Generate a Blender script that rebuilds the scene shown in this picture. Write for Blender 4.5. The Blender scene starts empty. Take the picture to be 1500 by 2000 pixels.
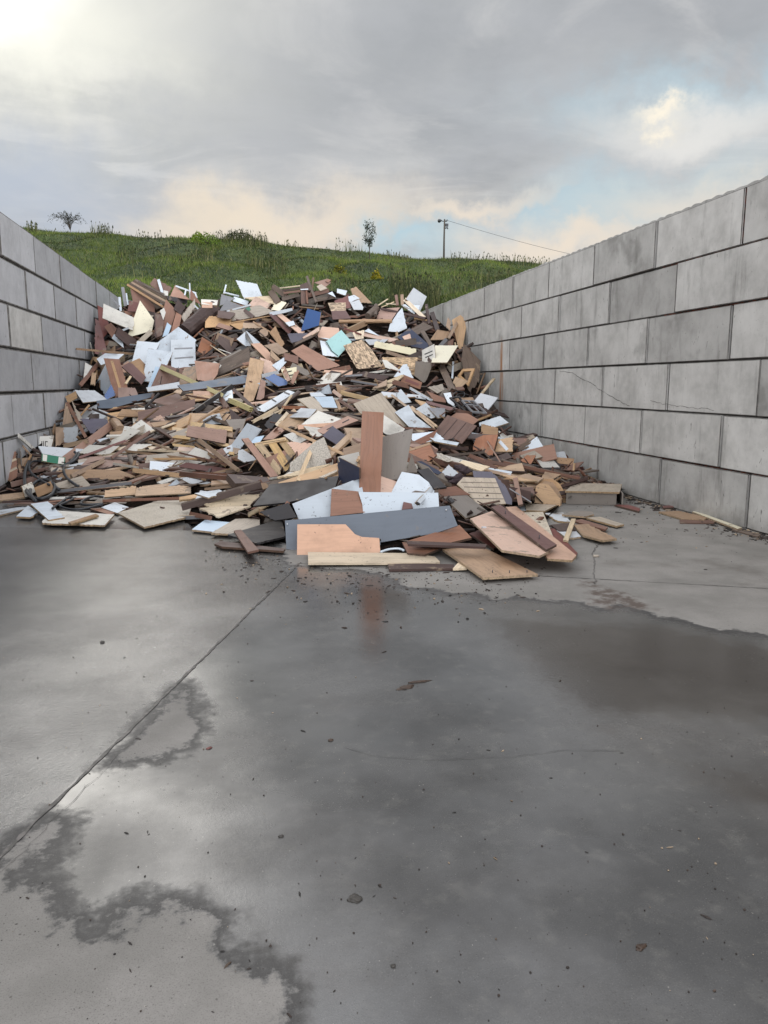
import bpy, bmesh, math, random
import numpy as np
from mathutils import Vector, Matrix, noise as mnoise
random.seed(7); rng = np.random.default_rng(7)
S = bpy.context.scene; COL = S.collection
R_ = math.radians

# ------------------------------------------------------------------ camera and the ray of a photo position
FPX = 1500.0; EYE = np.array([0, 0, 1.54]); PITCH = R_(9.462); YAW = R_(10.651)
FW = np.array([math.sin(YAW)*math.cos(PITCH), math.cos(YAW)*math.cos(PITCH), -math.sin(PITCH)])
RT = np.array([math.cos(YAW), -math.sin(YAW), 0.0]); UP = np.cross(RT, FW)
def ray(x, y): return FW + RT*(x-750)/FPX - UP*(y-1000)/FPX          # one metre of depth along FW
def rays(P): P = np.asarray(P, float); return FW + np.outer((P[:,0]-750)/FPX, RT) - np.outer((P[:,1]-1000)/FPX, UP)
def on_z(x, y, z=0.0): d = ray(x, y); return EYE + d*((z-EYE[2])/d[2])
def on_y(x, y, Y): d = ray(x, y); return EYE + d*(Y/d[1])
def to_px(p): d = np.asarray(p, float)-EYE; z = d@FW; return 750+FPX*(d@RT)/z, 1000-FPX*(d@UP)/z, z
cam = bpy.data.cameras.new('camera'); co = bpy.data.objects.new('camera', cam); COL.objects.link(co)
cam.sensor_fit = 'VERTICAL'; cam.sensor_height = 24; cam.lens = 18.0; cam.clip_end = 2000; cam.clip_start = .05
co.location = EYE; co.rotation_euler = (math.pi/2-PITCH, 0, -YAW); S.camera = co

# ------------------------------------------------------------------ objects
def tag(o, label=None, cat=None, group=None, kind=None):
    if label: o['label'] = label
    if cat: o['category'] = cat
    if group: o['group'] = group
    if kind: o['kind'] = kind
    return o
def link(name, me, mats=(), parent=None):
    o = bpy.data.objects.new(name, me); COL.objects.link(o)
    for m in mats: me.materials.append(m)
    if parent is not None: o.parent = parent
    return o
def empty(name, loc=(0,0,0)):
    o = bpy.data.objects.new(name, None); COL.objects.link(o); o.location = loc; o.empty_display_size = .1; return o
def mesh(name, v, f): me = bpy.data.meshes.new(name); me.from_pydata([tuple(map(float, p)) for p in v], [], f); me.update(); return me
def big_mesh(name, V, T):                                            # numpy verts and a constant-size face table
    me = bpy.data.meshes.new(name); n = T.shape[1]
    me.vertices.add(len(V)); me.vertices.foreach_set('co', np.asarray(V, np.float32).ravel())
    me.loops.add(T.size); me.loops.foreach_set('vertex_index', T.astype(np.int32).ravel())
    me.polygons.add(len(T)); me.polygons.foreach_set('loop_start', np.arange(0, T.size, n, dtype=np.int32))
    me.polygons.foreach_set('loop_total', np.full(len(T), n, np.int32)); me.update(); me.validate(); return me
def smooth(me): me.polygons.foreach_set('use_smooth', np.ones(len(me.polygons), bool))
def tube_mesh(name, pts, r, n=8, r1=None):
    pts = [Vector(p) for p in pts]; v = []; f = []; m = len(pts)
    for i, p in enumerate(pts):
        t = (pts[min(i+1, m-1)]-pts[max(i-1, 0)]).normalized()
        a = t.cross(Vector((0,0,1))) if abs(t.z) < .95 else t.cross(Vector((1,0,0)))
        a.normalize(); b = t.cross(a); rr = r if r1 is None else r+(r1-r)*i/(m-1)
        for k in range(n): w = 2*math.pi*k/n; v.append(p+(a*math.cos(w)+b*math.sin(w))*rr)
    for i in range(m-1):
        for k in range(n): f.append((i*n+k, i*n+(k+1)%n, (i+1)*n+(k+1)%n, (i+1)*n+k))
    f.append(tuple(range(n-1, -1, -1))); f.append(tuple((m-1)*n+k for k in range(n)))
    me = mesh(name, v, f); smooth(me); return me

# ------------------------------------------------------------------ node helpers
class NT:
    def __init__(s, tree): s.t = tree; s.t.nodes.clear()
    def n(s, kind, _out=0, **k):
        nd = s.t.nodes.new(kind)
        for a, b in k.items():
            if a.startswith('_'): setattr(nd, a[1:], b)
        for a, b in k.items():
            if a.startswith('_'): continue
            key = int(a[1:]) if a[0] == 'i' and a[1:].isdigit() else a.replace('__', ' ')
            s.put(nd.inputs[key], b)
        return nd.outputs[_out] if len(nd.outputs) else None
    def put(s, sock, b):
        if isinstance(b, bpy.types.NodeSocket): s.t.links.new(b, sock)
        elif isinstance(b, (tuple, list)) and len(b) == 3 and sock.type == 'RGBA': sock.default_value = (*b, 1)
        else: sock.default_value = b
    def m(s, op, a, b=0.0, c=None, clamp=False):
        k = dict(_operation=op, i0=a, i1=b, _use_clamp=clamp)
        if c is not None: k['i2'] = c
        return s.n('ShaderNodeMath', **k)
    def mix(s, f, a, b, mode='MIX'):
        nd = s.t.nodes.new('ShaderNodeMix'); nd.data_type = 'RGBA'; nd.blend_type = mode; nd.clamp_factor = True
        s.put(nd.inputs[0], f); s.put(nd.inputs[6], a); s.put(nd.inputs[7], b); return nd.outputs[2]
    def lerp(s, f, a, b):
        nd = s.t.nodes.new('ShaderNodeMix'); nd.data_type = 'FLOAT'; nd.clamp_factor = True
        s.put(nd.inputs[0], f); s.put(nd.inputs[2], a); s.put(nd.inputs[3], b); return nd.outputs[0]
    def step(s, x, lo, hi, a=0.0, b=1.0):
        return s.n('ShaderNodeMapRange', _interpolation_type='SMOOTHSTEP', i0=x, i1=lo, i2=hi, i3=a, i4=b)
    def noise(s, vec, scale, detail=4.0, rough=.55, dim='3D', w=None, dist=0.0):
        k = dict(_noise_dimensions=dim, Scale=scale, Detail=detail, Roughness=rough, Distortion=dist)
        if vec is not None: k['Vector'] = vec
        if w is not None: k['W'] = w
        return s.n('ShaderNodeTexNoise', **k)
    def mul(s, v, xyz): return s.n('ShaderNodeVectorMath', _operation='MULTIPLY', i0=v, i1=xyz)
    def bump(s, h, strength=.3, dist=.01, normal=None):
        k = dict(Strength=strength, Distance=dist, Height=h)
        if normal is not None: k['Normal'] = normal
        return s.n('ShaderNodeBump', **k)
    def out(s, **k):
        p = s.n('ShaderNodeBsdfPrincipled', **k); s.n('ShaderNodeOutputMaterial', Surface=p)
def new_mat(name):
    m = bpy.data.materials.new(name); m.use_nodes = True; return m, NT(m.node_tree)
def lin(h, k=1.0):
    c = [int(h[i:i+2], 16)/255 for i in (0, 2, 4)]
    return tuple(min(.92, k*(x/12.92 if x < .04045 else ((x+.055)/1.055)**2.4)) for x in c)

# ------------------------------------------------------------------ board materials
def board_mat(name, hexc, grain=.25, dirt=.5, rough=.45, kind='wood', k=1.0):
    m, t = new_mat(name); tc = t.n('ShaderNodeTexCoord', 3); rnd = t.n('ShaderNodeObjectInfo', 5)
    w = t.m('MULTIPLY', rnd, 37.0)
    base = lin(hexc, k); dark = tuple(x*.55 for x in base); lite = tuple(min(.9, x*1.12) for x in base)
    if kind == 'osb':
        vo = t.n('ShaderNodeTexVoronoi', 1, _voronoi_dimensions='4D', Vector=t.mul(tc, (9, 26, 9)), W=w, Scale=1.5)
        g = t.n('ShaderNodeSeparateColor', 0, Color=vo); col = t.mix(t.step(g, .1, .9), tuple(x*.42 for x in base), lite)
    elif kind == 'chip':
        g = t.noise(tc, 55, 3, .7, '4D', w); col = t.mix(t.step(g, .35, .65), tuple(x*.6 for x in base), lite)
    else:
        wob = t.noise(t.mul(tc, (2.2, 4, 4)), 1, 2, .5, '4D', w)
        v2 = t.n('ShaderNodeVectorMath', _operation='ADD', i0=t.mul(tc, (2.0, 34, 34)), i1=t.n('ShaderNodeCombineXYZ', Y=t.m('MULTIPLY', wob, 7.0)))
        g = t.noise(v2, 1, 5, .6, '4D', w); col = t.mix(t.m('MULTIPLY', t.step(g, .38, .72), grain*1.6), base, dark)
        col = t.mix(t.m('MULTIPLY', t.step(wob, .45, .8), grain), col, lite)
    pl = t.noise(tc, 2.3, 5, .62, '4D', t.m('ADD', w, 5.0))
    col = t.mix(t.m('MULTIPLY', t.step(pl, .5, .78), .62*dirt), col, (.09, .07, .055))
    pe = t.noise(tc, 3.4, 6, .7, '4D', t.m('ADD', w, 21.0), dist=.4); pon = t.step(t.m('FRACT', t.m('MULTIPLY', rnd, 13.7)), .45, .9)
    peel = t.m('MULTIPLY', t.step(t.m('ADD', pe, t.m('MULTIPLY', pon, .07)), .655, .665), t.m('MINIMUM', 1.0, dirt*1.6))
    col = t.mix(t.m('MULTIPLY', peel, .8), col, t.mix(t.noise(tc, 70, 3, .6, '4D', w), (.1, .065, .04), (.34, .25, .165)))
    sp = t.noise(tc, 42, 2, .5, '4D', w); pm = t.noise(tc, 5, 2, .5, '4D', t.m('ADD', w, 9.0))
    spk = t.m('MULTIPLY', t.step(sp, .63, .69), t.step(pm, .44, .6))
    col = t.mix(t.m('MULTIPLY', spk, .85*min(1, dirt*1.5)), col, (.035, .025, .02))
    val = t.n('ShaderNodeHueSaturation', Color=col, Value=t.lerp(rnd, .8, 1.12), Saturation=t.lerp(t.m('FRACT', t.m('MULTIPLY', rnd, 7.3)), .72, 1.02))
    t.out(Base__Color=val, Roughness=t.lerp(t.step(pl, .4, .7), rough, min(1, rough+.28)), Normal=t.bump(t.m('SUBTRACT', t.m('ADD', g, t.m('MULTIPLY', spk, 1.0)), t.m('MULTIPLY', peel, 1.2)), .12, .004))
    return m
PAL = dict(white=('CBD4DC',.05,.65,.35), offwhite=('D2CDC2',.1,.8,.5), cream=('DDD3B2',.05,.55,.4), ltgrey=('BCC0C4',.06,.55,.4), greige=('B0A290',.4,.75,.5),
  grey=('86868A',.2,.5,.5), taupe=('81766B',.15,.5,.45), weath=('6C5B4E',.6,.7,.7), tan=('A5825F',.4,.75,.5), oak=('C49E74',.4,.6,.5), pale=('D6BF9C',.4,.65,.6),
  pine=('D9B57F',.4,.45,.6), peach=('CFA488',.16,.75,.4), orange=('96603F',.3,.35,.4), brown=('78503D',.4,.5,.5), dkbrown=('46302A',.45,.5,.55), wenge=('58443D',.3,.4,.45),
  maroon=('6E4038',.25,.4,.4), pinkbrown=('A27862',.25,.45,.45), red=('74352A',.3,.5,.45), navy=('27304A',.05,.4,.35), blue=('2D5A98',.04,.35,.4), slate=('58626F',.1,.25,.32),
  mauve=('5D5866',.1,.3,.4), turq=('8CC2BF',.04,.4,.4), black=('2B2728',.3,.4,.4), green=('1C7355',.02,.2,.4), lime=('CBBD80',.3,.35,.6), paleblue=('B4CCE0',.03,.4,.35))
MAT = {n: board_mat('board_'+n, *a) for n, a in PAL.items()}
MAT['osb'] = board_mat('board_osb', 'CFAC80', .3, .4, .6, 'osb'); MAT['chip'] = board_mat('board_chip', 'BFB3A0', .3, .5, .6, 'chip')
EDGE = board_mat('chipboard_edge', 'A58A68', .3, .6, .8, 'chip'); EDGED = board_mat('dark_edge', '5A4334', .3, .6, .8, 'chip')
def edge_of(m): return MAT[m] if m in ('pine','lime','weath','dkbrown','brown','black','pale') else (EDGED if m in ('wenge','maroon','red','navy','slate','mauve','orange','pinkbrown') else EDGE)
# ------------------------------------------------------------------ sky and light
SUN_EL, SUN_AZ = R_(29), R_(-20.5)                                    # azimuth from +Y towards +X
W = bpy.data.worlds.new('World'); S.world = W; W.use_nodes = True
t = NT(W.node_tree)
d = t.n('ShaderNodeTexCoord', 0)
sky = t.n('ShaderNodeTexSky', _sky_type='NISHITA', _sun_disc=False, _sun_elevation=SUN_EL, _sun_rotation=SUN_AZ, _air_density=1.0, _dust_density=2.0)
sx = t.n('ShaderNodeSeparateXYZ', 0, Vector=d); sxn = t.t.nodes[-1]
X, Y, Z = sxn.outputs
az = t.m('MULTIPLY', t.m('ARCTAN2', X, Y), 57.2958); el = t.m('MULTIPLY', t.m('ARCSINE', Z), 57.2958)
# flat cloud layer coordinates: the clouds get smaller towards the horizon
den = t.m('MAXIMUM', t.m('ADD', Z, .12), .05)
cv = t.n('ShaderNodeCombineXYZ', X=t.m('DIVIDE', X, den), Y=t.m('DIVIDE', Y, den), Z=0.0)
n1 = t.noise(cv, 1.1, 7, .58, dist=.3); n2 = t.noise(cv, 3.2, 6, .6); n3 = t.noise(d, 9, 6, .62)
wu = t.m('ADD', az, t.m('MULTIPLY', t.m('SUBTRACT', n1, .5), 16.0)); wv = t.m('ADD', el, t.m('MULTIPLY', t.m('SUBTRACT', n3, .5), 9.0))
def azel(px, py):
    r = ray(px, py); r = r/np.linalg.norm(r); return math.degrees(math.atan2(r[0], r[1])), math.degrees(math.asin(r[2]))
def blob(px, py, sx, sy, amp=1.0, raw=False, rot=0):                 # soft patch of sky round a direction
    a, e = azel(px, py); du = t.m('SUBTRACT', az if raw else wu, a); dv = t.m('SUBTRACT', el if raw else wv, e)
    if rot: dv = t.m('ADD', dv, t.m('MULTIPLY', du, rot))
    q = t.m('ADD', t.m('POWER', t.m('ABSOLUTE', t.m('DIVIDE', du, sx)), 2.0), t.m('POWER', t.m('ABSOLUTE', t.m('DIVIDE', dv, sy)), 2.0))
    return t.m('MULTIPLY', t.m('POWER', 2.718, t.m('MULTIPLY', q, -1.0)), amp)
skyb = t.n('ShaderNodeVectorMath', _operation='SCALE', i0=sky, Scale=.8)
blue = t.mix(.9, skyb, tuple(10*c for c in lin('98B6C4')))
def L(h): return tuple(10*c for c in lin(h))                         # x10: the Background strength is 0.1
grey = t.mix(t.step(n1, .34, .66), L('95989B'), L('BBBCBC'))
grey = t.mix(t.m('MULTIPLY', t.step(n2, .38, .66), .5), grey, L('ABADB1'))
n5 = t.noise(t.mul(cv, (1, 1.5, 1)), 1.7, 7, .58, dist=.9)
grey = t.mix(t.m('MULTIPLY', t.step(n5, .48, .68), .6), grey, L('CBCAC8'))
grey = t.mix(t.step(el, 2, 14, .4, 0), grey, L('BFBFC1'))
c = grey
c = t.mix(blob(640, 190, 14, 6, .5), c, L('989BA0'))
c = t.mix(blob(60, 395, 9, 3.5, .75), c, L('A4AEBD'))
c = t.mix(blob(1300, 60, 14, 6, .5), c, L('999CA1'))
c = t.mix(blob(20, 10, 11, 5.5, 1.0), c, L('E6E5DA'))
bm = t.m('MAXIMUM', blob(1190, 415, 12, 2.2, 1.0, rot=-.05), t.m('MAXIMUM', blob(760, 462, 10, 1.8, 1.0), blob(1500, 170, 11, 1.7, .8)), clamp=True)
bm = t.m('MAXIMUM', bm, blob(1180, 225, 4, 2.0, .45), clamp=True)
bm = t.m('MULTIPLY', bm, t.step(n3, .72, .42))
c = t.mix(bm, c, blue)
wm = t.m('MAXIMUM', blob(560, 420, 10, 1.7, .95, rot=-.1), t.m('MAXIMUM', blob(1120, 478, 9, 1.5, 1.0, rot=.0), blob(900, 400, 7, .9, .9, rot=-.04)), clamp=True)
wm = t.m('MAXIMUM', wm, t.m('MULTIPLY', blob(1420, 400, 9, 1.6, .7), 1.0), clamp=True)
c = t.mix(wm, c, L('D3C8BA'))
c = t.mix(blob(430, 425, 5, 1.8, .55), c, L('D9CBB6'))
c = t.mix(blob(1400, 245, 6, 1.6, .9), c, L('CFCECB'))
c = t.mix(t.m('POWER', blob(1330, 215, 1.8, .7, 1.0), 1.6), c, L('E4DCCC'))
# sky behind the camera and overhead: brightened out of view as front fill
c = t.mix(t.step(Y, .1, -.6), c, tuple(24*q for q in lin('EEF0F4')))
c = t.mix(t.step(Z, .5, .85), c, tuple(12*q for q in lin('E0E3EA')))
# the veiled sun above the frame: a bright hazy patch of cloud
sd0 = (math.sin(SUN_AZ)*math.cos(SUN_EL), math.cos(SUN_AZ)*math.cos(SUN_EL), math.sin(SUN_EL))
dt = t.n('ShaderNodeVectorMath', 1, _operation='DOT_PRODUCT', i0=d, i1=sd0)
gl_ = t.m('ADD', dt, t.m('MULTIPLY', t.m('SUBTRACT', n1, .5), .05))
c = t.mix(t.step(gl_, .977, 1.0), c, (11.5, 11.3, 10.6))
c = t.mix(t.step(Z, .0, -.12), c, L('8C8A86'))
bg = t.n('ShaderNodeBackground', Color=c, Strength=.1); t.n('ShaderNodeOutputWorld', Surface=bg)
sl = bpy.data.lights.new('sun', 'SUN'); sl.energy = .5; sl.angle = R_(34); sl.color = (1, .96, .9)
so = bpy.data.objects.new('sun', sl); COL.objects.link(so)
sd = Vector((math.sin(SUN_AZ)*math.cos(SUN_EL), math.cos(SUN_AZ)*math.cos(SUN_EL), math.sin(SUN_EL)))
so.rotation_euler = sd.to_track_quat('Z', 'Y').to_euler(); so.location = (-20, -20, 30)
V = S.view_settings; S.display_settings.display_device = 'sRGB'; V.view_transform = 'Standard'; V.look = 'None'; V.exposure = 0.38; V.gamma = 1.0; V.use_curve_mapping = False
S.render.engine = 'CYCLES'; S.cycles.use_denoising = True; S.cycles.max_bounces = 6; S.cycles.sample_clamp_indirect = 4

# ------------------------------------------------------------------ yard slab: one sheet to the horizon, wetness as signed distances
def axis(lo, hi, step, far): 
    a = list(np.arange(lo, hi+1e-6, step)); g = step; x = hi; b = []
    while x < far: g *= 1.35; x += g; b.append(x)
    g = step; x = lo; cc = []
    while x > -far: g *= 1.35; x -= g; cc.append(x)
    return np.array(cc[::-1]+a+b)
gx = axis(-3.6, 5.4, .035, 700); gy = axis(.6, 11.0, .035, 700)
GX, GY = np.meshgrid(gx, gy); PTS = np.stack([GX.ravel(), GY.ravel()], 1)
def inside(P, poly):
    r = np.zeros(len(P), bool); n = len(poly)
    for i in range(n):
        a, b = poly[i], poly[(i+1) % n]
        cnd = (a[1] > P[:,1]) != (b[1] > P[:,1])
        with np.errstate(divide='ignore', invalid='ignore'): xx = (b[0]-a[0])*(P[:,1]-a[1])/(b[1]-a[1])+a[0]
        r ^= cnd & (P[:,0] < xx)
    return r
def sdf(P, poly):                                                   # positive inside
    dd = np.full(len(P), 1e9); n = len(poly)
    for i in range(n):
        a = np.array(poly[i]); b = np.array(poly[(i+1) % n]); e = b-a
        h = np.clip(((P-a)@e)/(e@e+1e-12), 0, 1); dd = np.minimum(dd, np.linalg.norm(P-a-h[:,None]*e, axis=1))
    return np.where(inside(P, poly), dd, -dd)
def gp(*px): return [tuple(on_z(x, y)[:2]) for x, y in px]
dry1 = gp((-500,2100),(-400,1850),(-100,1760),(0,1675),(50,1622),(90,1600),(128,1612),(98,1640),(72,1660),(90,1688),(70,1705),(40,1700),(20,1712),(70,1728),(105,1750),(118,1800),(150,1790),(180,1818),(212,1822),(242,1788),(265,1770),(310,1766),(355,1776),(410,1802),(440,1842),(470,1872),(530,1896),(552,1930),(545,1975),(560,2100))
dry2 = gp((362,1338),(378,1365),(386,1400),(380,1432),(345,1462),(292,1480),(214,1490),(290,1412))
back = gp((560,1100),(640,1112),(700,1112),(760,1125),(790,1145),(840,1150),(880,1160),(920,1158),(960,1172),(1010,1166),(1060,1173),(1140,1176),(1170,1189),(1210,1181),(1260,1196),(1300,1206),(1360,1216),(1400,1229),(1450,1231),(1500,1241),(1700,1275),(2400,1300))
back = back + [(40, 3), (40, 40), (0.6, 40)]
muddy = gp((1143,1136),(1185,1150),(1235,1162),(1262,1190),(1210,1190),(1170,1180),(1160,1160))
film = gp((-1500,1000),(560,1040),(600,1095),(585,1101),(400,1281),(200,1476),(0,1672),(-600,2258),(-3000,3600))
film2 = gp((560,1150),(700,1150),(860,1165),(1100,1190),(1500,1260),(1900,1320),(1900,1420),(1500,1420),(1250,1420),(1200,1470),(1000,1500),(700,1485),(430,1430),(480,1250))
dark_patch1 = gp((400,1350),(430,1380),(520,1400),(560,1450),(500,1480),(420,1490),(360,1540),(280,1530),(210,1500),(300,1490),(380,1440),(395,1400))  # darker, duller patches of the slab
dark_patch2 = gp((560,1300),(620,1302),(625,1312),(570,1312))
dark_patch3 = gp((150,1640),(190,1560),(260,1600),(260,1700),(240,1780),(210,1820),(150,1790),(110,1740),(130,1690))
me = big_mesh('ground', np.stack([GX.ravel(), GY.ravel(), np.zeros(GX.size)], 1), (lambda i: np.stack([i[:-1,:-1], i[:-1,1:], i[1:,1:], i[1:,:-1]], -1).reshape(-1,4))(np.arange(GX.size).reshape(GX.shape)))
def attr(me, name, val): a = me.attributes.new(name, 'FLOAT', 'POINT'); a.data.foreach_set('value', np.asarray(val, np.float32))
NEAR = np.abs(PTS).max(1) < 60
def full(fn, far): r = np.full(len(PTS), far); r[NEAR] = fn(PTS[NEAR]); return r
attr(me, 'dry', full(lambda P: np.maximum(np.maximum(sdf(P, dry1), sdf(P, dry2)), sdf(P, back)), 2.0))
attr(me, 'film', full(lambda P: np.maximum(sdf(P, film), sdf(P, film2)), -2.0))
attr(me, 'dark_patch', full(lambda P: np.maximum(np.maximum(sdf(P, dark_patch1), sdf(P, dark_patch2)), sdf(P, dark_patch3)), -2.0))
attr(me, 'mud', full(lambda P: sdf(P, muddy), -2.0))
wall_reflection = gp((940,1205),(1100,1215),(1300,1225),(1500,1262),(1700,1300),(1700,1440),(1500,1415),(1300,1400),(1150,1390),(1060,1325))  # the wall's dark reflection on the slab, painted in with wet mud brown
mud3 = gp((1330,1490),(1500,1520),(1600,1560),(1600,1620),(1450,1570))
attr(me, 'mud_reflection', full(lambda P: np.maximum(sdf(P, wall_reflection), sdf(P, mud3)), -2.0))
attr(me, 'slab', full(lambda P: sdf(P, film), -2.0))
m, t = new_mat('wet_concrete'); tc = t.n('ShaderNodeNewGeometry', 0)
def A(n): return t.n('ShaderNodeAttribute', 2, _attribute_name=n)
na = t.noise(tc, 2.2, 5, .6); nb = t.noise(tc, 9, 5, .65); nc = t.noise(tc, 60, 3, .6); nd = t.noise(tc, .55, 4, .55)
edge = t.m('ADD', t.m('MULTIPLY', t.m('SUBTRACT', na, .5), .2), t.m('ADD', t.m('MULTIPLY', t.m('SUBTRACT', nb, .5), .26), t.m('MULTIPLY', t.m('SUBTRACT', t.noise(tc, 34, 4, .65), .5), .09)))
dsd = t.m('ADD', A('dry'), edge)
drym = t.step(dsd, -.012, .03)
fsd = t.m('ADD', A('film'), t.m('MULTIPLY', t.m('SUBTRACT', nd, .5), 1.5))
filmm = t.m('MULTIPLY', t.step(fsd, -.35, .3), t.m('SUBTRACT', 1.0, drym))
rim = t.m('MULTIPLY', t.m('MAXIMUM', t.step(dsd, -.14, -.01), t.m('MULTIPLY', t.step(t.m('ADD', A('dark_patch'), t.m('MULTIPLY', edge, 1.3)), -.2, .25), .45)), t.m('SUBTRACT', 1.0, drym))    # soaked, darker rim of the dry areas, and the darker, duller patches
agg = t.step(nc, .3, .75); gr2 = t.noise(tc, 210, 2, .6)
dryc = t.mix(t.step(na, .3, .7), lin('77746F'), lin('8C8883')); dryc = t.mix(t.m('MULTIPLY', agg, .35), dryc, lin('77736E'))
wetc = t.mix(t.step(t.noise(tc, .75, 6, .62), .36, .64), lin('353433'), lin('575553')); wetc = t.mix(t.m('MULTIPLY', agg, .3), wetc, lin('3F3D3A'))
wetc = t.mix(t.m('MULTIPLY', t.step(nb, .5, .72), .3), wetc, lin('6B6862'))
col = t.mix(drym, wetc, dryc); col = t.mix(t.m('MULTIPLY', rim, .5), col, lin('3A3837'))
col = t.mix(t.m('MULTIPLY', t.step(t.m('ADD', A('mud'), t.m('MULTIPLY', edge, 1.2)), -.1, .06), t.m('MULTIPLY', t.step(nb, .35, .6), .8)), col, lin('4A3B33'))
fl = t.n('ShaderNodeTexVoronoi', 0, Vector=t.mul(tc, (1, 1, 1)), Scale=26.0, Randomness=1.0)
pat = t.noise(tc, 1.3, 3, .6)
speck = t.m('MULTIPLY', t.step(t.m('ADD', fl, t.m('MULTIPLY', t.m('SUBTRACT', nc, .5), .25)), .1, .06), t.step(pat, .42, .6))
fine = t.m('MULTIPLY', t.step(t.noise(tc, 130, 2, .5), .64, .72), t.step(t.noise(tc, 3.1, 4, .6), .45, .6))
col = t.mix(t.m('MULTIPLY', t.m('MAXIMUM', speck, fine), .75), col, (.022, .017, .013))
lt = t.m('MULTIPLY', t.step(t.noise(tc, 75, 2, .5), .7, .75), t.step(pat, .6, .4)); col = t.mix(t.m('MULTIPLY', lt, .5), col, lin('A8A39A'))
mp = t.step(t.noise(tc, .8, 5, .65), .56, .72); col = t.mix(t.m('MULTIPLY', mp, .4), col, lin('4A4038'))
slab = t.step(A('slab'), -.02, .02)
rip = t.noise(t.mul(tc, (1, 1.7, 1)), 42, 5, .7)
wetr = t.lerp(filmm, t.lerp(t.step(nd, .3, .7), .17, .33), t.lerp(slab, .045, .2))
col = t.mix(t.m('MULTIPLY', t.step(t.m('ADD', A('mud_reflection'), t.m('MULTIPLY', edge, 1.5)), -.08, .14), t.m('MULTIPLY', t.m('SUBTRACT', 1.0, drym), .85)), col, lin('2A231D'))  # wall reflection and wet mud painted into the colour
rough = t.lerp(drym, t.lerp(rim, wetr, .5), .82); col = t.mix(t.m('MULTIPLY', t.step(gr2, .5, .75), .35), col, (.02, .018, .016)); col = t.mix(t.m('MULTIPLY', t.step(gr2, .42, .25), .22), col, lin('8E8A84'))
rough = t.m('ADD', rough, t.m('MULTIPLY', speck, .3))
hgt = t.m('ADD', t.m('ADD', t.m('MULTIPLY', nc, .5), t.m('MULTIPLY', gr2, .3)), t.m('ADD', t.m('MULTIPLY', speck, .8), t.m('MULTIPLY', nb, .6)))
b1 = t.bump(hgt, t.lerp(drym, t.lerp(filmm, .10, .03), .3), .006)
b2 = t.bump(rip, t.lerp(slab, t.m('MULTIPLY', filmm, .06), .24), .012, b1)
t.out(Base__Color=col, Roughness=rough, Normal=b2, IOR=1.6, Specular__IOR__Level=t.lerp(drym, t.lerp(rim, t.lerp(t.step(t.noise(tc, .9, 5, .6), .38, .62), .55, 1.5), .25), .2))
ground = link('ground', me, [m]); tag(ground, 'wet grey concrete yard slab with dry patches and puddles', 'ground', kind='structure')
# joints and cracks of the slab, thin ribbons a few millimetres up
jm, t = new_mat('joint_dirt'); tc = t.n('ShaderNodeNewGeometry', 0)
t.out(Base__Color=t.mix(t.step(t.noise(tc, 25, 4), .4, .65), (.02, .018, .016), (.09, .08, .075)), Roughness=.45)
def ribbon(px, w, name, jit=.006, seg=.04):
    P = [on_z(x, y, .003) for x, y in px]; v = []; f = []
    Q = []
    for a, b in zip(P, P[1:]):
        k = max(2, int(np.linalg.norm(b-a)/seg)); Q += [a+(b-a)*i/k for i in range(k)]
    Q.append(P[-1])
    for i, p in enumerate(Q):
        tt = Q[min(i+1, len(Q)-1)]-Q[max(i-1, 0)]; nn = np.array([-tt[1], tt[0], 0]); nn /= np.linalg.norm(nn)+1e-9
        off = mnoise.noise(Vector(p)*3)*jit*2+random.uniform(-jit, jit); ww = w*random.uniform(.35, 1.3)
        v += [p+nn*(off-ww/2), p+nn*(off+ww/2)]
    for i in range(len(Q)-1): f.append((2*i, 2*i+1, 2*i+3, 2*i+2))
    o = link(name, mesh(name, v, f), [jm], ground); return o
ribbon([(-90,1762),(0,1672),(585,1100)], .017, 'slab_joint', .003)
ribbon([(585,1100),(1047,1124),(1500,1149),(1700,1160)], .009, 'slab_joint', .003)
ribbon([(1166,1062),(1158,1090),(1163,1115),(1159,1140)], .008, 'crack', .012)
ribbon([(672,1458),(740,1478),(860,1484),(1000,1478),(1100,1464),(1215,1466)], .002, 'crack', .004)
ribbon([(0,1672+33),(200,1475+30),(330,1372)], .0022, 'crack', .01)

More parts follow.
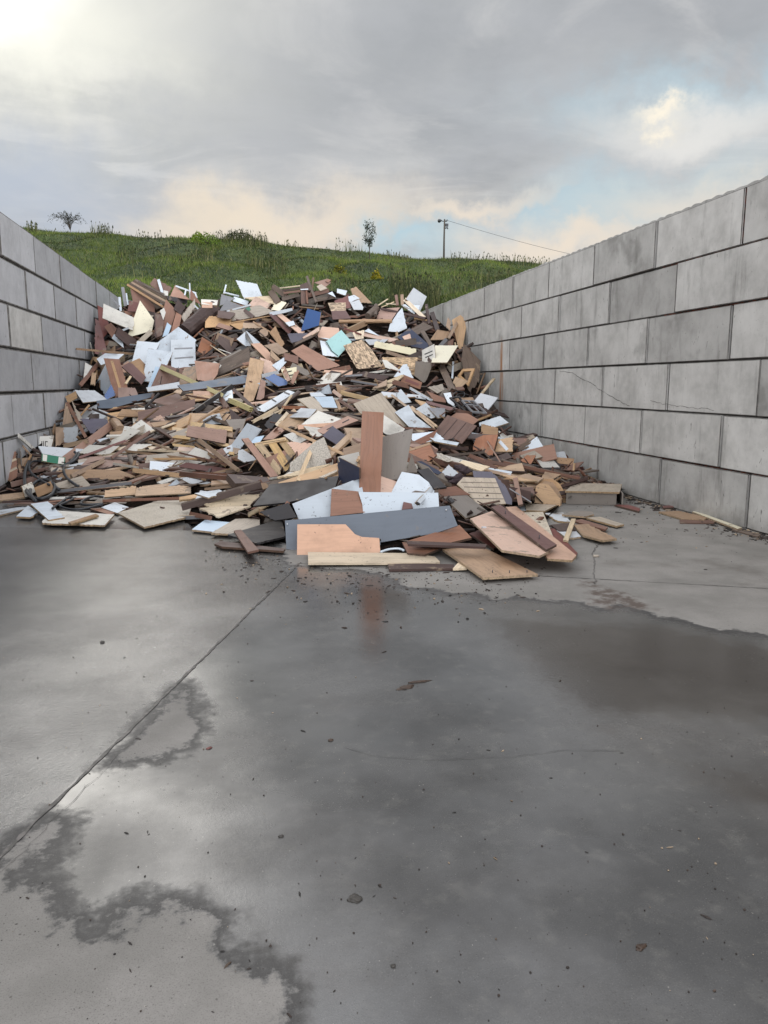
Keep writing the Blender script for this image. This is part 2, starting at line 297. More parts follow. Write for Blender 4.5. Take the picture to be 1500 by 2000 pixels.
# ------------------------------------------------------------------ block walls
def wall_mat(name, a, b, stain):
    m, t = new_mat(name); g = t.n('ShaderNodeNewGeometry', 0); tc = t.n('ShaderNodeTexCoord', 3); rnd = t.n('ShaderNodeObjectInfo', 5)
    n1 = t.noise(g, 1.7, 6, .62); n2 = t.noise(g, 9, 5, .6); st = t.noise(t.mul(g, (6, 6, .9)), 1, 5, .65); n4 = t.noise(g, 45, 3, .6)
    col = t.mix(t.step(n1, .3, .7), lin(a), lin(b)); col = t.mix(t.m('MULTIPLY', t.step(n2, .35, .7), .3), col, lin(b, 1.12))
    col = t.mix(t.m('MULTIPLY', t.step(st, .54, .72), .42*stain), col, lin('56544F'))
    pm = t.m('MULTIPLY', t.step(t.noise(g, 1.1, 4, .6), .55, .68), t.step(t.m('FRACT', t.m('MULTIPLY', rnd, 5.7)), .35, .9)); col = t.mix(t.m('MULTIPLY', pm, .5*stain), col, lin('5A5853'))
    sc = t.m('MULTIPLY', t.step(t.noise(t.mul(g, (22, 22, 7)), 1, 3, .6, dist=1.2), .66, .7), t.step(n1, .42, .6)); col = t.mix(t.m('MULTIPLY', sc, .75), col, lin('403E3A'))
    pit = t.m('MULTIPLY', t.step(n4, .68, .73), 1.0); col = t.mix(t.m('MULTIPLY', pit, .6), col, lin('45423E'))
    col = t.n('ShaderNodeHueSaturation', Color=col, Value=t.lerp(rnd, .77, 1.12))
    sp = t.t.nodes.new('ShaderNodeSeparateXYZ'); t.put(sp.inputs[0], g)
    if stain > .8:                                                   # a rust run down the far blocks
        dy = t.m('ABSOLUTE', t.m('ADD', t.m('SUBTRACT', sp.outputs[1], 15.3), t.m('MULTIPLY', t.m('SUBTRACT', t.noise(t.mul(g, (8, 8, 1.5)), 1, 3), .5), .12)))
        wd = t.step(sp.outputs[2], 1.0, 2.45, .12, .075); rm = t.m('MULTIPLY', t.m('MULTIPLY', t.step(t.m('DIVIDE', dy, wd), 1.5, .1), t.step(t.noise(t.mul(g, (40, 40, 1.2)), 1, 3), .32, .55)), t.m('MULTIPLY', t.step(sp.outputs[2], .55, 1.5), t.step(sp.outputs[2], 2.55, 2.3)))
        col = t.mix(t.m('MULTIPLY', rm, .95), col, lin('9C6226'))
    dm = t.step(t.m('ADD', sp.outputs[2], t.m('MULTIPLY', n2, .2)), .35, .02); col = t.mix(t.m('MULTIPLY', dm, .5), col, lin('5C554D'))
    t.out(Base__Color=col, Roughness=.85, Normal=t.bump(t.m('ADD', t.m('MULTIPLY', n2, .5), t.m('SUBTRACT', t.m('MULTIPLY', n4, .25), t.m('MULTIPLY', pit, .5))), .35, .012))
    return m
WR = wall_mat('pale_block_concrete', 'A19F9B', 'C0BEBA', .95); WL = wall_mat('cool_block_concrete', 'A6A6A8', 'B9B9BB', .55)
rustm, t = new_mat('rusty_joint'); tc = t.n('ShaderNodeNewGeometry', 0); nn = t.noise(tc, 14, 4)
t.out(Base__Color=t.mix(t.step(nn, .4, .62), lin('2C2420'), lin('5C2A18')), Roughness=.9)
darkj, t = new_mat('dark_joint'); t.out(Base__Color=lin('3A3734'), Roughness=.95)
arris, t = new_mat('dirty_arris'); tc = t.n('ShaderNodeNewGeometry', 0); t.out(Base__Color=t.mix(t.step(t.noise(tc, 7, 4), .35, .65), lin('585552'), lin('807D79')), Roughness=.9)
rough_block = wall_mat('rough_block_concrete', 'A4A29E', 'C4C2BE', .3)
def block_mesh(name, x0, x1, L, H, bev=.012):
    bm = bmesh.new(); bmesh.ops.create_cube(bm, size=1.0)
    for v in bm.verts: v.co = Vector((x0+(v.co.x+.5)*(x1-x0), (v.co.y)*L, v.co.z*H))
    bmesh.ops.bevel(bm, geom=list(bm.edges), offset=bev, segments=2, affect='EDGES', profile=.6, material=1)
    me = bpy.data.meshes.new(name); bm.to_mesh(me); bm.free(); return me
def build_wall(name, label, side, xf, H, pitch, offs, y0, y1, mat, gap, bev):
    root = empty(name, (xf, y0, 0)); tag(root, label, 'wall')
    x0, x1 = (0, .6) if side > 0 else (-.6, 0); cache = {}
    for r, o in enumerate(offs):
        y = o-pitch*math.ceil((o-y0)/pitch)
        while y < y1:
            a, b = max(y, y0), min(y+pitch, y1); y += pitch
            if b-a < .2: continue
            key = round(b-a, 2)
            if key not in cache: cache[key] = block_mesh('concrete_block', x0, x1, b-a-gap*2.0, H-gap, bev)
            c = link('concrete_block', cache[key], [], root)
            if not cache[key].materials: cache[key].materials.append(mat); cache[key].materials.append(arris)
            c.location = (random.uniform(-.014, .014), (a+b)/2-y0, (r+.5)*H+random.uniform(-.003, .003)); c.rotation_euler = (0, 0, R_(random.uniform(-.12, .12)))
            if side < 0 and r == 3 and abs((a+b)/2-14.5) < .6:
                c.data = cache[key].copy(); c.data.materials[0] = rough_block; c['label'] = 'pale rough pitted concrete block'
    xa, xb = (.03, .57) if side > 0 else (-.57, -.03)
    me = mesh('joint_core', [(x, yy, z) for x in (xa, xb) for yy in (.02, y1-y0-.02) for z in (.0, len(offs)*H-.03)], [(0,1,3,2),(4,6,7,5),(0,4,5,1),(2,3,7,6),(1,5,7,3),(0,2,6,4)])
    link('joint_core', me, [darkj], root)
    return root
wr = build_wall('block_wall', 'pale grey wall of big concrete blocks with rust run and rusty open joints', 1, 5.325, .6, 1.755, [7.27, 7.80, 7.23, 7.78, 7.17, 7.70], -1.5, 24.5, WR, .018, .008)
wl = build_wall('block_wall', 'cool grey wall of large smooth concrete blocks beside the coiled black hose', -1, -3.55, .7, 2.11, [14.65, 13.27, 14.63, 13.42, 14.68, 17.5], 3.0, 26.0, WL, .022, .022)
# scalloped strip of mortar ridges along the top of the pale wall
v = []; f = []; k = int(26/.025)
for i in range(k+1):
    y = i*.025; z = .018+.026*abs(math.sin(math.pi*y/.2+.4*math.sin(y*1.7)))*(.7+.5*mnoise.noise(Vector((y*2, 0, 0))))+.01*mnoise.noise(Vector((y*9, 3, 0)))
    v += [(.012, y, -.004), (.012, y, z*.8), (.04, y, z), (.56, y, z), (.588, y, -.004)]
for i in range(k):
    for j in range(4): a = i*5+j; f.append((a, a+1, a+6, a+5))
me = mesh('top_ridge', v, f); o = link('top_ridge', me, [WR], wr); o.location = (0, 0, 3.6-.008)
def joint_strip(y0, z0, y1, z1, w):
    me = mesh('rusty_joint', [(.022, y0, z0), (.022, y1, z1), (.022, y1+(w if z1 != z0 else 0), z1+(0 if z1 != z0 else w)), (.022, y0+(w if z1 != z0 else 0), z0+(0 if z1 != z0 else w))], [(0,1,2,3)])
    o = link('rusty_joint', me, [rustm], wr); o.location = (0, 1.5, 0)
for q in ((7.685, 3.02, 7.685, 3.58, .034), (7.2, 2.988, 9.3, 2.988, .02), (8.91, 2.42, 8.91, 2.98, .026), (7.0, 2.388, 9.2, 2.388, .02), (7.0, .589, 12.5, .589, .016)): joint_strip(*q)
def wall_line(px, w):
    P = [(EYE + ray(x, y)*(5.312/ray(x, y)[0])) for x, y in px]; v = []; Q = []
    for a, b in zip(P, P[1:]):
        k = max(2, int(np.linalg.norm(b-a)/.06)); Q += [a+(b-a)*i/k for i in range(k)]
    Q.append(P[-1])
    for q in Q: q = q+np.array([0, random.uniform(-.008, .008), random.uniform(-.01, .01)]); ww = w*random.uniform(.5, 1.3); v += [q-np.array([0, 0, ww]), q+np.array([0, 0, ww])]
    o = link('crack', mesh('crack', v, [(2*i, 2*i+1, 2*i+3, 2*i+2) for i in range(len(Q)-1)]), [darkj], wr); o.matrix_parent_inverse = Matrix.Translation(-Vector(wr.location))
wall_line([(1093,725),(1115,727),(1130,737),(1150,745),(1170,760),(1195,775),(1230,794)], .003)
wall_line([(1270,783),(1300,790),(1340,795),(1395,801)], .0025)

# ------------------------------------------------------------------ grassy bank
CR = [(-900,420),(-100,428),(40,435),(180,445),(300,452),(400,456),(480,461),(560,469),(640,478),(720,486),(800,492),(860,496),(960,500),(1070,506),(1200,515),(1500,530),(2500,560)]
YC = 56.0
cxs = [on_y(x, y, YC)[0] for x, y in CR]; czs = [on_y(x, y, YC)[2]-.35 for x, y in CR]
def hill_z(x, y):
    zc = np.interp(x, cxs, czs); s = np.clip((y-26)/(YC-26), 0, 1)
    z = np.where(y < 26, 3.1*np.clip((y-22.6)/3.4, 0, 1), 3.1+(zc-3.1)*(s**.95))
    z = np.where(y > YC, zc-(y-YC)**2*.004, z)
    bmp = .28*np.sin(x*.55+y*.3)*np.sin(y*.42-x*.21)+.16*np.sin(x*1.3-y*.9)
    return z+bmp*np.clip((y-25)/6, 0, 1)*np.where(y > YC-4, .35, 1)
hx = np.linspace(-70, 90, 240); hy = np.concatenate([np.linspace(22.6, 26, 6)[:-1], np.linspace(26, 62, 90), np.linspace(63, 100, 12)])
HX, HY = np.meshgrid(hx, hy); HZ = np.maximum(hill_z(HX, HY), -1.0)
me = big_mesh('hill', np.stack([HX.ravel(), HY.ravel(), HZ.ravel()], 1), (lambda i: np.stack([i[:-1,:-1], i[:-1,1:], i[1:,1:], i[1:,:-1]], -1).reshape(-1,4))(np.arange(HX.size).reshape(HX.shape))); smooth(me)
m, t = new_mat('turf'); g = t.n('ShaderNodeNewGeometry', 0); a = t.noise(g, .35, 6, .65); b = t.noise(g, 2.4, 5, .65)
c = t.mix(t.step(a, .35, .65), lin('27351A'), lin('435224')); c = t.mix(t.m('MULTIPLY', t.step(b, .45, .7), .6), c, lin('5A6432')); t.out(Base__Color=c, Roughness=.95, Normal=t.bump(b, .8, .1))
tag(link('hill', me, [m]), 'green grassy bank rising behind the wood pile', 'hill', kind='structure')
def vcol_mat(name, rough=.7, spec=.2, transl=0.0):
    m, t = new_mat(name); c = t.n('ShaderNodeAttribute', 0, _attribute_name='Col')
    if transl:
        p = t.n('ShaderNodeBsdfPrincipled', Base__Color=c, Roughness=rough, Specular__IOR__Level=spec); tr = t.n('ShaderNodeBsdfTranslucent', Color=c)
        t.n('ShaderNodeOutputMaterial', Surface=t.n('ShaderNodeMixShader', i0=transl, i1=p, i2=tr))
    else: t.out(Base__Color=c, Roughness=rough, Specular__IOR__Level=spec)
    return m
LEAF = vcol_mat('leaf_green', .6, .2, .25)
def set_col(me, C, per):                                             # one colour per face, spread over its corners
    a = me.color_attributes.new('Col', 'FLOAT_COLOR', 'CORNER'); q = np.ones((len(C), 4), np.float32); q[:, :3] = C
    a.data.foreach_set('color', np.repeat(q, per, 0).ravel())
def blades(base, h, w, lean, col):                                   # one thin triangle per blade
    n = len(base); a = rng.uniform(0, 2*math.pi, n); sd = np.stack([np.cos(a), np.sin(a), np.zeros(n)], 1)*w[:, None]/2
    b = rng.uniform(0, 2*math.pi, n); tip = base+np.stack([np.cos(b)*lean*h, np.sin(b)*lean*h, h], 1)
    V = np.stack([base-sd, base+sd, tip], 1).reshape(-1, 3); return V, np.arange(3*n).reshape(-1, 3)
def nz(x, y, s): return np.array([mnoise.noise(Vector((p*s, q*s, 1.7))) for p, q in zip(x, y)])
n = 300000
yy = 25+31.5*rng.uniform(0, 1, n)**1.0; xx = (yy*rng.uniform(-.34, .62, n))
cell = nz(xx[:n], yy[:n], .33); fine_ = nz(xx, yy, 1.3)
zz = hill_z(xx, yy)-.03
hh = (.07+.12*rng.uniform(0, 1, n)**2)*(1+.8*np.clip(cell, -.5, 1)+.5*np.clip(fine_, -.6, 1)); hh = np.clip(hh, .07, .8)*np.where(yy > 52, 1.0, 1.0)
pal = np.array([lin('3C4923'), lin('52622E'), lin('72813D'), lin('8B8C50'), lin('9A946E'), lin('29351D')])
key = np.clip((.47+.85*cell+.4*fine_)+rng.normal(0, .22, n), 0, .999)
C = pal[np.array([5, 0, 0, 1, 1, 2])[(key*6).astype(int)]]*rng.uniform(.7, 1.25, (n, 1)); C *= (1+.55*nz(xx, yy, .11))[:, None]; st = rng.uniform(0, 1, n) < .04; C[st] = pal[3+(rng.uniform(0, 1, st.sum()) < .4)]*.8; hh[st] *= 1.7
V_, T_ = blades(np.stack([xx, yy, zz], 1), hh, .022+.022*rng.uniform(0, 1, n), .6, C); me = big_mesh('grass', V_, T_); set_col(me, C, 3)
tag(link('grass', me, [LEAF]), 'rough green grass growing over the bank', 'grass', kind='stuff')
# tall dead stalks on the crest and in the damp strip over the pale wall
B = []; H_ = []
def patch(px0, px1, Yr, n, hmin, hmax):
    for _ in range(n):
        Yv = random.uniform(*Yr); p = on_y(random.uniform(px0, px1), 500, Yv); B.append((p[0], Yv, float(hill_z(np.array(p[0]), np.array(Yv)))-.05)); H_.append(random.uniform(hmin, hmax))
for q in ((55,80,(54,56),60,.3,.65),(180,222,(54,56),90,.35,.85),(270,318,(54,56),40,.2,.6),(415,525,(53,56),330,.35,.8),(555,580,(54,56),30,.2,.55),(655,710,(53,56),45,.3,1.1),(755,800,(54,56),60,.2,.5),(880,1075,(53,56),260,.25,.7),(100,1080,(54.5,56.2),260,.1,.35),
          (760,860,(31,36),520,.6,1.15),(640,700,(30,33),60,.5,1.2),(480,560,(40,46),120,.4,.8),(880,1000,(36,44),220,.4,.8),(230,420,(38,50),200,.3,.7)): patch(*q)
B = np.array(B); H_ = np.array(H_); n = len(B); C = np.array([lin('565A3A'), lin('3F4B28'), lin('7C7C50'), lin('474E32')])[rng.integers(0, 4, n)]*rng.uniform(.6, 1.1, (n, 1))
V_, T_ = blades(B, H_, .035+.03*rng.uniform(0, 1, n), .16, C)
hd = rng.uniform(0, 1, n) < .45; tips = V_[2::3][hd]; m_ = len(tips); V2, T2 = blades(tips-np.array([0, 0, .1]), np.full(m_, .14), np.full(m_, .1), .3, None)
me = big_mesh('weeds', np.concatenate([V_, V2]), np.concatenate([T_, T2+len(V_)])); set_col(me, np.concatenate([C, C[hd]*.7]), 3)
tag(link('weeds', me, [LEAF]), 'dry seeding weeds standing along the crest of the bank', 'weeds', kind='stuff')
BARK, t = new_mat('bark'); tc = t.n('ShaderNodeNewGeometry', 0); t.out(Base__Color=t.mix(t.noise(tc, 12), lin('2E2822'), lin('5A5046')), Roughness=.9)
def join_meshes(name, mes):
    bm = bmesh.new()
    for q in mes: bm.from_mesh(q); bpy.data.meshes.remove(q)
    me = bpy.data.meshes.new(name); bm.to_mesh(me); bm.free(); smooth(me); return me
def leaf_mesh(name, pts, size, cols):
    pts = np.array(pts); n = len(pts); a = rng.normal(size=(n, 3)); a /= np.linalg.norm(a, axis=1)[:, None]; b = np.cross(a, rng.normal(size=(n, 3))); b /= np.linalg.norm(b, axis=1)[:, None]
    s = size*rng.uniform(.6, 1.3, (n, 1)); V_ = np.stack([pts-a*s, pts+b*s*.45, pts+a*s, pts-b*s*.45], 1).reshape(-1, 3)
    me = big_mesh(name, V_, np.arange(4*n).reshape(-1, 4)); C = np.array([lin(c) for c in cols])[rng.integers(0, len(cols), n)]*rng.uniform(.7, 1.2, (n, 1)); set_col(me, C, 4); return me
def plant(name, label, cat, px, Yd, limbs, leaves, size, cols, trunk='trunk'):
    p = on_y(px, 500, Yd); x = p[0]; z = float(hill_z(np.array(x), np.array(Yd)))-.1
    root = empty(name, (x, Yd, z)); tag(root, label, cat)
    if limbs: link(trunk, join_meshes(trunk, [tube_mesh('l', q, r, 5, r*.35) for q, r in limbs]), [BARK], root)
    link('crown', leaf_mesh('crown', leaves, size, cols), [LEAF], root); return root
# arching shrub on the crest
lim = [([(0,0,-.3),(.02,0,.3)], .04)]; lv = []
def twig(p, dx, dy, up, n, droop, r):
    q = [p]
    for i in range(n):
        u = (i+1)/n; x, y, z = q[-1]; q.append((x+dx/n*(.6+.8*u)+random.gauss(0, .015), y+dy/n, z+up/n*(1.5-1.0*u)-droop*u*u/n*2.2))
    lim.append((q, r)); return q
for k in range(13):
    sg = random.uniform(-1, 1); q = twig((.02, 0, .3), .75*sg, random.uniform(-.4, .4), random.uniform(.75, 1.1), 6, .1, .018)
    for m_ in range(5):
        b_ = q[random.randint(2, 6)]; w = twig(b_, sg*random.uniform(.25, .75)+random.uniform(-.25, .25), random.uniform(-.3, .3), random.uniform(.1, .45), 6, .45 if abs(sg) > .5 else .12, .009)
        for i in range(1, 7):
            for _ in range(2): lv.append([w[i][j]+random.gauss(0, .045) for j in range(3)])
plant('arching_shrub', 'sparse arching shrub with drooping twigs standing on the crest', 'shrub', 140, 55.0, lim, lv, .042, ['3A4030','4A4C3A','2E3426'])
# young tree on the slope
lim = [([(0,0,-.1),(.03,0,1.0),(-.02,0,1.7),(.04,0,2.2)], .03)]; lv = []
for k in range(26):
    z0 = random.uniform(.95, 2.1); a = random.uniform(0, 6.28); r = .42*(1-abs(z0-1.5)/1.2); q = [(0,0,z0),(r*.5*math.cos(a), r*.5*math.sin(a), z0+.2),(r*math.cos(a), r*math.sin(a), z0+.42)]; lim.append((q, .012))
    for s in range(18): u = random.uniform(.3, 1); lv.append((q[2][0]*u+random.gauss(0,.07), q[2][1]*u+random.gauss(0,.07), z0+.42*u+random.gauss(0,.08)))
plant('young_tree', 'slender young tree with a narrow leafy crown on the slope', 'tree', 721, 46.5, lim, lv, .055, ['31402A','46543A','252F20'])
def bush(px, Yd, w, h, label, cols, n, name='bush', size=.07):
    lv = []; 
    for _ in range(n): a = random.uniform(0, 6.28); r = random.random()**.5; zz = random.random(); rr = w*r*(1-.55*zz); lv.append((rr*math.cos(a), rr*math.sin(a), h*zz*(1.1-.5*r)+random.gauss(0,.05)))
    stems = [([(0,0,0),(random.uniform(-w,w)*.5, random.uniform(-w,w)*.4, h*.7)], .012) for _ in range(7)]
    plant(name, label, 'bush', px, Yd, stems, lv, size, cols, 'stem')
bush(735, 38.5, .45, .75, 'yellow flowering bush alone on the slope under the young tree', ['7A7A1E','A08F20','5A6424','8E8224'], 420)
bush(662, 40.0, .5, .6, 'low olive yellow bush next to the flowering bush', ['6A6C22','505A20','848028'], 360)
bush(388, 53.0, .75, .95, 'bright yellow green bush just below the crest', ['7C9028','90A030','5E7422'], 520)
bush(405, 50.5, 1.3, .8, 'broad light green bush below the bright crest bush', ['5C7226','748A30','48601F'], 700)
bush(468, 55.2, 1.5, .75, 'wide dark bush mound on the crest among dead stalks', ['2C3420','3A4228','4A4A30'], 700)
# lamp pole and its wire
met, t = new_mat('grey_metal'); t.out(Base__Color=lin('4A4C50'), Metallic=.6, Roughness=.5)
polem, t = new_mat('weathered_pole'); tc = t.n('ShaderNodeNewGeometry', 0); t.out(Base__Color=t.mix(t.noise(t.mul(tc, (20,20,2)), 1), lin('3C3832'), lin('5E574E')), Roughness=.9)
pb = on_y(867, 494, 57.5); pole = empty('lamp_pole', (pb[0], pb[1], pb[2]-.8)); tag(pole, 'thin weathered pole with a floodlight against the sky', 'pole')
link('post', tube_mesh('post', [(0,0,0),(0,0,1.6),(.02,0,3.18)], .075, 10, .055), [polem], pole)
link('floodlight', join_meshes('floodlight', [tube_mesh('a', [(-.06,-.02,3.02),(-.3,-.04,3.08)], .03, 6), tube_mesh('b', [(-.24,-.1,3.06),(-.3,-.02,3.07),(-.36,.14,3.08)], .05, 10, .14)]), [met], pole)
link('insulator', tube_mesh('insulator', [(.05,0,3.05),(.2,0,3.06),(.22,0,3.16)], .045, 6), [met], pole)
link('insulator', tube_mesh('insulator', [(.05,0,2.55),(.25,0,2.6),(.27,0,2.5)], .05, 6), [met], pole)
link('fuse_box', block_mesh('fuse_box', 0.08, .3, .14, .2), [met], pole).location = (0, 0, 2.78)
a = Vector(pb)+Vector((.15, 0, 2.32)); b = Vector(on_y(1400, 536, 57.5)); wp = [a.lerp(b, i/24)-Vector((0,0,1.1*math.sin(math.pi*i/24)*.6)) for i in range(25)]
tag(link('overhead_wire', tube_mesh('overhead_wire', wp, .012, 5), [met]), 'thin dark wire sagging away from the pole', 'wire')
